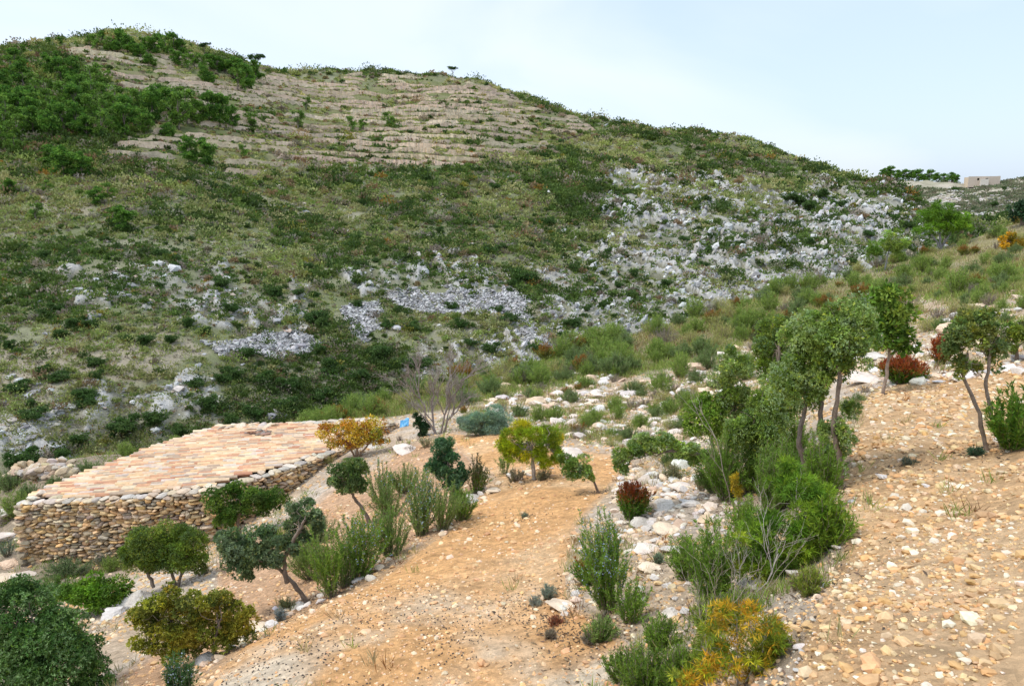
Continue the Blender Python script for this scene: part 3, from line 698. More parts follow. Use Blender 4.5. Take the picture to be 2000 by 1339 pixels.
tree('juniper_tree', 'large dark green juniper filling the bottom left corner', 'tree', (80,1390),
     [(60,1210,60,44,0),(20,1180,44,44,.1),(110,1230,56,46,0),(40,1270,70,50,0),(150,1270,56,46,0),(90,1310,70,50,-.1),(170,1310,44,40,0),(0,1330,60,60,0),(140,1350,60,50,0),(30,1150,36,26,.2),(195,1340,30,34,0),(60,1370,70,40,0),(100,1270,80,60,0),(20,1240,60,60,.1),(120,1200,34,24,.2),(60,1160,50,26,.2)],
     [[(80,1390),(80,1310),(90,1250)],[(60,1390),(40,1300),(30,1220)]], 'scale', [(.09,.19,.035),(.13,.235,.05),(.065,.15,.03)], .05, 8, (.32,.46,.20), r=(8, 4))
tree('mastic_bush', 'bright green leafy bush between the corner juniper and the pale boulders', 'bush', (190,1195),
     [(150,1150,34,28,0),(190,1140,36,30,0),(225,1150,30,26,0),(170,1172,44,20,0),(190,1160,50,30,0),(235,1168,24,18,0),(130,1172,24,20,0)], [[(190,1195),(190,1165)]], 'oval', [(.12,.26,.018),(.16,.30,.02),(.09,.19,.018)], .07, 11, (.15,.25,.04))
tree('sumac_bush', 'autumn bush with yellow and rust leaves at the corner of the tiled roof', 'bush', (695,893),
     [(650,845,34,24,0),(690,832,34,22,0),(730,840,30,26,0),(670,862,34,18,0),(720,866,30,16,0),(700,848,34,22,0),(750,858,14,14,0)],
     [[(695,893),(680,865),(655,845)],[(697,893),(700,860),(695,835)],[(702,892),(720,865),(735,842)]], 'leaf', [(.60,.42,.03),(.50,.24,.02),(.36,.36,.03),(.70,.52,.06),(.38,.14,.02)], .075, 8, None, (.30,.20,.13), r=(3, 1.5))
tree('juniper_bush', 'small dark juniper beside the foot of the leafless tree', 'bush', (822,852),
     [(820,825,14,16,0),(828,838,16,12,0),(815,815,8,8,0)], [[(822,852),(822,830)]], 'scale', [(.035,.09,.03),(.05,.11,.04)], .075, 12, (.09,.16,.07))
# grey-green dome
tree('santolina_bush', 'dense grey-green dome-shaped shrub at the far end of the sandy path', 'bush', (944,848),
     [(944,818,44,27,0),(920,826,24,18,0),(970,826,22,17,0),(945,834,44,12,0)], [[(944,848),(944,825)]], 'needle', [(.22,.34,.22),(.18,.28,.18),(.27,.39,.28)], .10, 26, (.40,.52,.40))
# --- pines beyond, on the edge of the slope
tree('pine_tree', 'wispy light green pine on the slope edge, lower and left of the two', 'tree', (1728,528),
     [(1745,470,26,18,0),(1725,485,30,14,0),(1710,498,16,12,0),(1755,492,22,14,0),(1740,458,18,10,0)], [[(1728,528),(1733,500),(1742,470)]], 'needle', [(.20,.34,.045),(.16,.28,.04),(.25,.38,.06)], .34, 12, None, (.34,.32,.30), r=(2.5, 1.2))
tree('pine_tree', 'larger round-topped green pine with grey inner branches on the slope edge', 'tree', (1838,478),
     [(1835,415,30,16,0),(1860,430,26,18,0),(1815,430,22,18,0),(1845,440,40,16,0),(1880,445,16,10,0),(1800,450,14,12,0),(1828,402,16,8,0)], [[(1838,478),(1836,450),(1838,420)],[(1837,462),(1815,448)],[(1837,460),(1860,445)]], 'needle', [(.15,.29,.02),(.12,.24,.02),(.19,.34,.025)], .34, 14, None, (.30,.29,.28), r=(3, 1.5))
tree('broom_bush', 'bright yellow flowering shrub at the right edge of the slope', 'bush', (1978,492),
     [(1970,472,14,12,0),(1988,476,14,12,0),(1980,464,10,8,0)], [[(1978,492),(1978,475)]], 'oval', [(.65,.40,.02),(.55,.34,.02),(.30,.26,.03)], .22, 14)
tree('oak_bush', 'round dark bush above the flowering shrub at the right edge', 'bush', (1996,440),
     [(1990,412,18,18,0),(2008,408,18,20,0)], [[(1996,440),(1996,420)]], 'oval', [(.03,.075,.03),(.045,.095,.04)], .35, 14)

# --- upright shrubs: rosemary, heath, spiky oleander, young pines
def upright(name, label, cat, bp, w, h, nst, lc, leaf, wid=.16, lean=0, tip=None, tipf=.25, flower=None, stemc=(.28,.22,.16), group=None, dens=1.0, base=None, curl=.0, droop=0, spread=1.0, k=None):
    b = place(*bp) if base is None else base
    root = empty(name, b, label, cat, group); k = b[1] / F if k is None else k
    sm_, lm, fm = MB(), MB(), MB(); H = h * k; Wd = w * k
    for i in range(nst):
        a = rng.uniform(0, 6.283); rr = rng.uniform(0, 1) ** .6 * spread
        q = np.array([math.cos(a) * rr * Wd / 2 + lean * k * rng.uniform(.6, 1.1), math.sin(a) * rr * Wd / 2 * .8, H * rng.uniform(.62, 1.03) * (1 - .35 * rr ** 2)])
        p0 = b + np.array([math.cos(a) * rr * Wd * .10, math.sin(a) * rr * Wd * .1, -.03])
        pts = curve(p0, b + q, 9, -.04 if droop == 0 else droop, .018)
        tube(sm_, pts, max(.0030, min(.9 * k, .011)), .0015, stemc, 4)
        # side twigs
        tw = [pts]
        for _ in range(2 if leaf < .2 else 1):
            s = rng.integers(2, 6); tw.append(curve(pts[s], pts[s] + nrm(pts[-1] - pts[0]) * H * rng.uniform(.2, .4) + rng.normal(size=3) * H * .07, 6, 0, .02))
        for t in tw:
            L = np.linalg.norm(t[-1] - t[0]); m = int(L / (leaf * .13) * dens) + 3
            f = rng.uniform(.12 if t is pts else .1, 1, m); ii = f * (len(t) - 1); i0 = np.minimum(ii.astype(int), len(t) - 2); fr_ = (ii - i0)[:, None]
            P = t[i0] * (1 - fr_) + t[i0 + 1] * fr_; ax = nrm(t[i0 + 1] - t[i0]); D = nrm(ax * .9 + rnd_dir(m) * .75)
            c = cols(lc, m, .22, .08)
            if tip is not None:
                hh = (P[:, 2] - b[2]) / H; tt = sm(hh + rng.normal(size=m) * .10, 1 - tipf - .15, 1 - tipf + .12)[:, None]; c = c * (1 - tt) + cols(tip, m, .2, .08) * tt
            blades(lm, P, D, leaf * rng.uniform(.6, 1.15, m), leaf * wid, c)
            if flower is not None and rng.random() < .8:
                m2 = int(m * .13); e = f[:m2] > .55; blades(fm, P[:m2][e] + D[:m2][e] * leaf * .4, rnd_dir(int(e.sum())), leaf * .42, leaf * .34, cols(flower, int(e.sum()), .1, .04))
    sm_.build('stems', M_BARK, root, origin=b); lm.build('leaves', M_LEAF, root, origin=b)
    if flower is not None and fm.n: fm.build('blossom', M_LEAF, root, origin=b)
    return root
ROS = [(.19,.32,.035),(.14,.26,.028),(.26,.38,.05)]
ROG = [(.22,.32,.07),(.16,.27,.05),(.28,.37,.10)]
PBL = [(.42,.48,.72),(.50,.55,.80)]
RED = [(.34,.06,.02),(.42,.10,.02),(.26,.09,.02)]
GRN = [(.10,.21,.02),(.13,.26,.025)]
upright('rosemary_bush', 'tall rosemary with pale blue flowers on the right side of the sandy path', 'bush', (1188,1192), 115, 235, 50, ROS, .032, .2, -18, flower=PBL)
upright('heath_bush', 'rust-red heath shoots growing through the flowering rosemary', 'bush', (1150,1140), 85, 72, 34, GRN, .032, .22, tip=RED, tipf=.3)
upright('rosemary_bush', 'small rosemary right of the flowering one, leaning right over the grey stones', 'bush', (1230,1215), 90, 110, 26, ROS, .032, .2, 12)
upright('heath_bush', 'green bush with dense rust-red tips beside the sandy path and pale rocks', 'bush', (1232,1012), 78, 84, 110, GRN, .05, .2, tip=RED, tipf=.42)
upright('rosemary_bush', 'open rosemary growing on the pale rocks left of the young pines', 'bush', (1395,1180), 150, 200, 44, ROS, .034, .2, -20)
upright('rosemary_bush', 'rosemary at the bottom edge between the sandy path and the yellowing pine', 'bush', (1265,1370), 150, 150, 60, [(.14,.24,.025),(.20,.28,.03),(.11,.19,.03)], .028, .2)
upright('rosemary_bush', 'rosemary with pale flowers left of the cone-shaped juniper', 'bush', (820,1045), 110, 150, 42, ROG, .04, .2, 8, flower=PBL)
upright('rosemary_bush', 'rosemary cascading at the edge of the sandy path below the lollipop juniper', 'bush', (700,1130), 120, 170, 44, ROS, .04, .2, 12, flower=PBL)
upright('rosemary_bush', 'thin rosemary right next to the slanting juniper trunk', 'bush', (650,1165), 80, 170, 26, ROS, .035, .2, -18)
upright('rosemary_bush', 'feathery rosemary at the left border of the sandy path, below the cone-shaped juniper', 'bush', (862,1035), 70, 120, 28, ROG, .035, .2, 12)
upright('rosemary_bush', 'pale flowering rosemary just above the lollipop juniper', 'bush', (745,985), 70, 100, 22, ROG, .05, .2, 0, flower=PBL)
upright('heath_bush', 'small bush with brown shoots at the stone edge right of the cone-shaped juniper', 'bush', (930,962), 60, 85, 22, GRN + [(.20,.18,.03)], .05, .22, 6, tip=[(.17,.13,.06),(.13,.17,.07)], tipf=.5)
upright('rosemary_bush', 'few thin green shoots left of the bright pine trunk', 'bush', (985,925), 30, 55, 8, ROG, .05, .2)
upright('rosemary_bush', 'upright green rosemary at the bottom edge below the olive-yellow juniper', 'bush', (355,1372), 75, 130, 30, [(.07,.15,.04),(.09,.18,.05)], .034, .22, flower=[(.6,.65,.75)])
upright('heath_bush', 'round red-tipped shrub beside the young broadleaf tree', 'bush', (1762,746), 88, 58, 120, GRN, .08, .2, tip=RED, tipf=.55, spread=1.1)
upright('heath_bush', 'dark red shrub left of the yellowish juniper crown', 'bush', (1836,712), 44, 62, 46, GRN, .08, .2, tip=RED, tipf=.8)
upright('oleander_bush', 'shrub of stiff dark green leafy canes at the right edge of the upper path', 'bush', (1978,876), 150, 150, 30, [(.09,.20,.02),(.13,.26,.022),(.18,.28,.03)], .055, .22, 0, stemc=(.24,.20,.10), dens=1.3, spread=1.2)
# young pines
def sapling(label, bp, lobes, colr, trunks, leaf=.07, dens=8, name='pine_sapling', cat='young pine', tip=None, r=(3, 1.2)):
    return tree(name, label, cat, bp, lobes, trunks, 'needle', colr, leaf, dens, tip, (.42,.36,.30), r=r)
PY = [(.27,.37,.02),(.20,.31,.02),(.34,.40,.03)]
sapling('bright green young pine below the juniper group on the terrace edge', (1560,1100),
        [(1560,960,50,36,.1),(1600,985,40,42,.1),(1540,1010,56,44,0),(1590,1040,48,42,0),(1530,1060,52,36,0),(1490,1035,38,34,0),(1560,920,34,30,.2),(1575,1080,44,26,0),(1500,1085,40,20,0),(1610,1020,26,40,.1)],
        [(.16,.30,.02),(.12,.24,.018),(.23,.36,.025)], [[(1560,1100),(1560,1040),(1555,960)],[(1548,1100),(1520,1050),(1490,1020)]], .075, 13)
sapling('young pine with yellow and orange needles and dry grey branches at the bottom edge', (1440,1345),
        [(1440,1200,44,34,0),(1480,1215,40,36,0),(1400,1240,36,34,0),(1450,1260,50,40,0),(1500,1250,28,30,0),(1420,1300,50,40,0),(1480,1310,44,36,0),(1370,1290,34,36,0),(1340,1330,40,30,0),(1405,1190,24,18,0)],
        [(.55,.33,.02),(.32,.36,.02),(.22,.31,.02),(.58,.40,.03),(.24,.32,.03)], [[(1440,1345),(1440,1280),(1440,1210)],[(1430,1345),(1400,1290),(1370,1260)],[(1450,1345),(1490,1270),(1500,1220)]], .06, 8)
sapling('pale yellow-green young pine beside the rosemary on the rocks', (1465,1150),
        [(1450,1090,34,30,0),(1420,1110,26,24,0),(1480,1110,30,26,0),(1440,1060,20,22,0)], PY, [[(1465,1150),(1455,1100),(1445,1060)]], .06, 11)
sapling('small golden pine shoot in front of the hanging juniper', (1440,990), [(1438,935,9,18,0),(1440,960,12,18,0)], [(.45,.34,.02),(.36,.30,.03)], [[(1440,990),(1439,940)]], .05, 14)
upright('broom_bush', 'wispy green broom at the foot of the hanging juniper', 'bush', (1420,975), 110, 160, 60, [(.20,.33,.04),(.15,.27,.03)], .05, .12, -10)
upright('broom_bush', 'feathery green broom in front of the double juniper trunks', 'bush', (1500,1000), 110, 170, 60, [(.21,.33,.06),(.16,.28,.03)], .045, .13, 20)
upright('broom_bush', 'tall fine green broom against the juniper trunk foot', 'bush', (1600,1010), 90, 190, 50, [(.18,.31,.03),(.14,.24,.02)], .045, .13, -10)
for lab, cat_, nm, bp_, w_, h_, n_, cl_, lf in [
 ('dense green broom at the foot of the open rosemary and the young pines', 'bush', 'broom_bush', (1500,1130), 120, 120, 70, [(.22,.36,.04),(.17,.30,.03)], .045),
 ('bright yellow-green broom spilling over the edge of the right path', 'bush', 'broom_bush', (1610,1075), 110, 130, 80, [(.25,.36,.03),(.18,.31,.03)], .05),
 ('green broom between the hanging juniper and the double trunks', 'bush', 'broom_bush', (1540,985), 110, 150, 70, [(.20,.33,.04),(.15,.27,.03)], .05),
 ('green rosemary under the arching juniper', 'bush', 'rosemary_bush', (1400,960), 90, 90, 40, [(.19,.31,.05),(.15,.25,.04)], .045),
 ('yellow-green bush between the open rosemary and the yellowing pine', 'bush', 'broom_bush', (1395,1235), 100, 90, 60, [(.30,.34,.04),(.20,.30,.04)], .035),
 ('yellow-green broom right of the yellowing pine at the bottom edge', 'bush', 'broom_bush', (1500,1290), 90, 110, 60, [(.34,.32,.03),(.22,.30,.03)], .035),
 ('green rosemary at the bottom edge left of the yellowing pine', 'bush', 'rosemary_bush', (1330,1350), 90, 120, 50, [(.18,.28,.03),(.14,.23,.03)], .03),
 ('fresh green bush right of the cascading rosemary', 'bush', 'rosemary_bush', (765,1085), 90, 130, 44, [(.19,.31,.06),(.15,.26,.04)], .04),
 ('green rosemary between the slanting trunk and the cascading rosemary', 'bush', 'rosemary_bush', (675,1145), 70, 130, 36, [(.18,.31,.05),(.14,.25,.04)], .038),
 ('fine green bush behind the lollipop juniper trunk', 'bush', 'rosemary_bush', (760,1010), 80, 90, 36, [(.20,.30,.07),(.16,.25,.05)], .045),
 ('low green bush at the left edge under the corner juniper top', 'bush', 'mastic_bush', (110,1170), 110, 50, 70, [(.13,.24,.03),(.10,.19,.03)], .06),
 ('grey-green bush left of the hut wall foot', 'bush', 'rosemary_bush', (130,1125), 90, 40, 50, [(.17,.24,.09),(.13,.19,.07)], .07)]:
    upright(nm, lab, cat_, bp_, w_, h_, n_, cl_, lf, .15, spread=1.15)
for q_, (nm, u_, v_, w_, h_, cl_) in enumerate([('rosemary_bush',1345,1130,90,110,ROS),('broom_bush',1440,1215,90,90,[(.28,.38,.04),(.20,.31,.03)]),('rosemary_bush',1290,1270,80,90,ROS),('broom_bush',1385,1320,100,110,[(.26,.34,.03),(.19,.28,.03)]),
 ('rosemary_bush',1220,1330,90,90,[(.18,.28,.03),(.14,.23,.03)]),('broom_bush',1455,1060,90,110,[(.25,.38,.04),(.19,.31,.03)]),('broom_bush',1580,1160,80,70,[(.24,.33,.04),(.30,.30,.06)]),('rosemary_bush',1170,1250,70,60,ROG),('broom_bush',1330,905,80,60,[(.22,.33,.06),(.18,.28,.05)]),
 ('rosemary_bush',1445,880,80,80,ROS),('rosemary_bush',610,1130,90,110,ROG),('rosemary_bush',545,1075,70,60,ROS),('broom_bush',790,960,70,70,ROG),('rosemary_bush',900,1015,60,80,ROS),('broom_bush',1605,935,70,110,[(.24,.36,.05),(.18,.29,.03)]),('broom_bush',1545,905,80,110,[(.22,.34,.05),(.17,.28,.03)]),('broom_bush',1465,960,80,90,[(.25,.38,.05),(.18,.30,.03)])]):
    upright(nm, 'green bush ' + ['in the hollow behind the open rosemary','between the pale pine and the yellowing pine','above the rosemary at the bottom edge','in front of the yellowing pine, tallest at the bottom edge','at the bottom edge, leftmost on the bank',
      'behind the pale yellow-green pine','low on the right path edge below the bright young pine','small and alone above the bottom edge of the bank','behind the arching juniper','under the bright round bush','left of the slanting juniper trunk','below the dark juniper at the hut wall',
      'left of the flowering rosemary, near the path edge','between the cone-shaped juniper and the path stones','against the tall trunk on the upper path edge','between the tall trunks and the hanging juniper','right below the hanging juniper crown'][q_], 'bush', (u_, v_), w_, h_, 48, cl_, .04 if v_ < 1150 else .032, .16, spread=1.15)
# dry branch
def bare(name, label, cat, bp, stems, col, depth=3, r0=4, spread=.55, group=None, fac=.62, kids=3):
    b = place(*bp); root = empty(name, b, label, cat, group); k = b[1] / F; mb, tw = MB(), MB()
    def grow(p, d, L, r, lv):
        q = p + d * L; pts = curve(p, q, 5, 0, .03); tube(mb if lv <= 1 else tw, pts, r, r * .6, col, 6 if lv < 2 else 4)
        if lv >= depth: return
        for j in range(kids + (lv > 1)):
            t = pts[rng.integers(2, 5)]; nd = nrm(d + rnd_dir(1)[0] * spread + np.array([0, 0, .12])); grow(t, nd, L * fac * rng.uniform(.75, 1.2), r * .55, lv + 1)
    for (u0, v0, u1, v1) in stems:
        p = b + np.array([(u0 - bp[0]) * k, 0, -.05]) ; q = at(u1, v1, b[1] + rng.uniform(-.2, .2)); d = q - p; L = np.linalg.norm(d); grow(p, d / L, L, r0 * k, 0)
    mb.build('trunk', M_BARK, root, True, origin=b)
    if tw.n: tw.build('crown', M_BARK, root, origin=b)
    return root
bare('bare_tree', 'leafless grey tree with fine spreading twigs and two trunks behind the hut roof', 'tree', (858,846),
     [(852,846,843,792),(866,846,888,795),(852,846,820,778),(860,846,880,770)], (.30,.25,.22), 4, 2.4, .60, kids=4, fac=.62)
bare('dead_branch', 'dry grey bent branch standing in the young pines', 'branch', (1470,1180), [(1470,1180,1520,1080),(1470,1180,1435,1125)], (.50,.44,.38), 3, 1.4, .6)
bare('dead_branch', 'dry grey twigs rising from the yellowing pine at the bottom', 'branch', (1405,1330), [(1405,1330,1400,1190),(1405,1330,1460,1230),(1405,1330,1370,1220)], (.48,.40,.33), 3, 1.4, .45)
bare('dead_branch', 'thin pale dry stem left of the hanging juniper', 'branch', (1428,980), [(1428,980,1400,860)], (.45,.38,.32), 2, 1.2, .5)

# small grey lavender plants and grass tufts near the paths
for lab, u, v, w, h, cl in [
 ('small silvery lavender plant at the edge of the sandy path', 1070, 1168, 34, 36, [(.30,.36,.28),(.25,.31,.22)]),
 ('flat silvery plant left of the small lavender plant', 1045, 1180, 30, 18, [(.34,.36,.28)]),
 ('grey-blue lavender plant by the border stones below the slanting trunk', 548, 1212, 26, 34, [(.32,.38,.38),(.26,.32,.30)]),
 ('small green plant above the border stones left of the sandy path', 560, 1190, 40, 30, [(.20,.24,.10)]),
 ('tiny grey plant alone in the middle of the sandy path', 1025, 1010, 18, 10, [(.20,.24,.16)]),
 ('small green plant beside the juniper stems at the right path', 1905, 888, 26, 18, [(.06,.12,.06)]),
 ('thin grey-green plant lying on the right path', 1775, 905, 30, 10, [(.16,.18,.12)]),
 ('yellow-green grass clump on the rocky ledge beside the red-tipped bush', 1316, 935, 40, 34, [(.28,.27,.12),(.22,.24,.10)]),
 ('dry straw grass clump right of the red-tipped bush', 1372, 955, 48, 34, [(.38,.32,.18),(.30,.27,.14)]),
 ('dry grass clump below the dark juniper beside the bare tree', 833, 872, 38, 22, [(.38,.34,.18),(.30,.30,.14)]),
 ('pale dry grass tuft right of the yellowing pine at the path edge', 1560, 1150, 46, 40, [(.34,.28,.16)]),
 ('brown dead plant with curled leaves near the bottom of the sandy path', 1085, 1218, 34, 18, [(.26,.09,.04),(.32,.12,.06)]),
 ('grey dry tuft right of the brown dead plant', 1180, 1215, 26, 24, [(.24,.20,.14)]),
 ('grey dry tuft below the brown dead plant', 1075, 1245, 26, 20, [(.26,.22,.15)]),
 ('dry tuft under the rosemary at the bottom edge', 1150, 1255, 34, 30, [(.27,.23,.17)]),
 ('silvery thyme tuft on the pale rocks beside the rosemary', 1285, 1100, 20, 26, [(.22,.30,.18)]),
 ('small thyme tuft at the foot of the round-topped juniper', 400, 1120, 40, 20, [(.26,.24,.13)]),
 ('grass tuft at the foot of the bright pine trunk', 1060, 935, 40, 22, [(.25,.25,.12),(.30,.26,.15)]),
 ('dry grass left of the bright pine trunk', 1005, 938, 46, 26, [(.24,.22,.12),(.28,.24,.15)]),
 ('blue-grey grassy plant at the wall foot above the round-topped juniper', 205, 1105, 60, 34, [(.14,.20,.12),(.20,.24,.13)]),
 ('grey-green plant at the left corner of the hut wall', 15, 1085, 34, 46, [(.18,.26,.18),(.14,.22,.14)])]:
    upright('grass_tuft' if 'grass' in lab else 'small_plant', lab, 'grass' if 'grass' in lab else 'plant', (u, v), w, h, 26, cl, .055 if v < 1000 else .035, .14, spread=1.1, dens=.8)

# blue plastic behind the hut
bpos = place(790, 832); k = bpos[1] / F
pm = MB(); uu, vv = np.meshgrid(np.linspace(-1, 1, 9), np.linspace(-1, 1, 7), indexing='ij')
hz = .10 + .05 * np.sin(uu * 2.3) + .05 * fbm(uu * 2 + 3, vv * 2, 3) * 2
Vt = np.stack([uu * 9 * k, vv * 6 * k, hz + .10 * vv], -1).reshape(-1, 3); Vb = Vt - np.array([0, 0, .05])
idx = lambda i, j: i * 7 + j
Fq = [(idx(i, j), idx(i + 1, j), idx(i + 1, j + 1), idx(i, j + 1)) for i in range(8) for j in range(6)]
Fb = [tuple(63 + q for q in f[::-1]) for f in Fq]
rim = [idx(i, 0) for i in range(9)] + [idx(8, j) for j in range(1, 7)] + [idx(i, 6) for i in range(7, -1, -1)] + [idx(0, j) for j in range(5, 0, -1)]
Fr = [(rim[i], 63 + rim[i], 63 + rim[(i + 1) % len(rim)], rim[(i + 1) % len(rim)]) for i in range(len(rim))]
pm.add(np.concatenate([Vt, Vb]), np.array(Fq + Fb + Fr), (.10, .36, .62))
tag(pm.build('plastic_sheet', M_PLAST, None, origin=(0, 0, 0)), 'crumpled light blue plastic sheet on the ground behind the autumn bush', 'plastic sheet').location = bpos

# ------------------------------------------------------------------ stones: gravel as stuff, larger rocks as things
def near_cover():
    mb = MB(); n = 80000
    x, y, z, r, u, v, rcc = grid_points(n, 1.9, 40, -60, 2060); ok = (r < rcc) & (v < 1420)
    pr = inpoly(u, v, PATHR); pc = inpoly(u, v, PATHC); lo = inpoly(u, v, LOWT); gr = inpoly(u, v, GREEN); hu = inpoly(u, v, HUTG)
    nn = fbm(x / .9, y / .9, 70, 3) + .5
    p = np.full(n, .75); p[pr] = .95; p[pc] = np.where(v[pc] > 1150, .60, .50); p[lo] = .6; p[gr] = .10; p[hu] = .12
    p *= np.where(pr, .45 + .6 * sm(nn, .35, .6), sm(nn, .25, .6) + .15); ok &= rng.random(n) < p
    x, y, z, r, u, v, pr, pc, lo, gr = [q[ok] for q in (x, y, z, r, u, v, pr, pc, lo, gr)]; n = len(x)
    s = np.exp(rng.normal(size=n) * .62) * .0090 * np.where(pr, 1.18, 1) * np.where(pc | lo, .82, 1) * np.clip(r / 6, .8, 2.6)
    s = np.minimum(s, .042); S = s[:, None] * rng.uniform([.8, .8, .45], [1.4, 1.3, .8], (n, 3))
    c = cols([(.64,.43,.22),(.66,.50,.31),(.60,.35,.15),(.72,.62,.46),(.48,.31,.16),(.64,.44,.23),(.62,.38,.18)], n, .15, .05)
    q = (pc | lo); c[q] = cols([(.70,.42,.20),(.74,.50,.28),(.74,.57,.38),(.58,.34,.17),(.66,.40,.20)], int(q.sum()), .14, .05)
    stones(mb, np.stack([x, y, z + S[:, 2] * .25], 1), S, rotm(n, .35), c, ST1)
    tag(mb.build('gravel', M_PEB, None), 'loose pale and orange gravel covering the paths and slopes', 'gravel', kind='stuff')
    # dark litter on the lower sandy path
    mb = MB(); n = 9000
    x, y, z, r, u, v, rcc = grid_points(n, 2.5, 11, 380, 1280); nn = fbm(x / .5, y / .5, 77, 3) + .5
    ok = inpoly(u, v, PATHC) & (v > 1080) & (rng.random(n) < sm(nn, .38, .62) * sm(v, 1075, 1180)) & (rng.random(n) < .75)
    x, y, z = x[ok], y[ok], z[ok]; n = len(x)
    stones(mb, np.stack([x, y, z + .004], 1), rng.uniform(.003, .008, (n, 3)) * np.array([1.6, 1, .7]), rotm(n, .5), cols([(.06,.05,.045),(.10,.08,.06),(.16,.12,.09)], n), ST1)
    tag(mb.build('droppings', M_PEB, None), 'small dark droppings scattered over the lower sandy path', 'droppings', kind='stuff')
near_cover()
def litter():  # dark dry leaf flecks round each foot, their colour standing in for contact shade
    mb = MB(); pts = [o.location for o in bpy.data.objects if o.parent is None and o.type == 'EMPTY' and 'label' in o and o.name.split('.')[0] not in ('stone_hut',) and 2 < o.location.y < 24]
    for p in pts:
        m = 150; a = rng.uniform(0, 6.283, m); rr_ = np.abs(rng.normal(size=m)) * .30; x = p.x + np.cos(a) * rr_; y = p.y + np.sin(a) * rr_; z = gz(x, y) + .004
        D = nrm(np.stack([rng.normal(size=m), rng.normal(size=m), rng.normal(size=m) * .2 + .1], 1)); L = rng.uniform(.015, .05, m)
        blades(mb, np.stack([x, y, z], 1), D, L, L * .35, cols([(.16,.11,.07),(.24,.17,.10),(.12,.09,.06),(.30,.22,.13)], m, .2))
    tag(mb.build('contact_shade_litter', M_LEAF, None), 'dry brown leaf litter added as contact shade under the near bushes and trees', 'leaf litter', kind='stuff')
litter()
ROCKMESH = []
RC = [(.72,.62,.50),(.64,.57,.49),(.72,.56,.40),(.68,.50,.34),(.68,.63,.57)]
ICO4 = ico(4); ST4 = []
for i_ in range(10):
    V_, F_ = stone_tpl(ICO4, 15, .0, 60 + i_)
    dn = fbm(V_[:, 0] * 2.2 + V_[:, 2] * 1.3, V_[:, 1] * 2.2 - V_[:, 2] * .9, 70 + i_, 5); ck = np.minimum(np.abs(fbm(V_[:, 0] * 1.6 + V_[:, 1], V_[:, 2] * 2.6 + i_, 90 + i_, 3)) * 9, 1)
    ST4.append((V_ * (1 + dn * .26 - .10 * (1 - ck))[:, None], F_))
def rockproto(i, col, flat=.6, mt=None):
    mb = MB(); c = cols([col], 1, .05, .02); stones(mb, np.zeros((1, 3)), np.array([[.5, .42, .5 * flat]]), np.eye(3)[None], c, [ST4[i % 10]])
    me = mesh('rock', np.concatenate(mb.V), [np.concatenate(mb.Ft)], np.concatenate(mb.C), False); me.materials.append(mt or M_ROCK); return me
NROCK = [rockproto(i, RC[i % 5], .4 + .07 * (i % 4)) for i in range(10)]
FROCK = [rockproto(i, [(.50,.50,.49),(.56,.55,.53),(.44,.44,.44),(.52,.50,.46)][i % 4], .7 + .12 * (i % 3), M_ROCKF) for i in range(10)]
def rock(me, p, w, label, group=None, rz=None, tilt=.2, name='rock', sz=1.0, cat='rock', rx=None, sy=1.0):
    o = bpy.data.objects.new(name, me); C.objects.link(o); o.location = p + np.array([0, 0, w * .08]); o.scale = (w, w * sy, w * sz)
    o.rotation_euler = (rng.uniform(-tilt, tilt) if rx is None else rx, rng.uniform(-tilt, tilt), rng.uniform(0, 6.28) if rz is None else rz)
    return tag(o, label, cat, group)
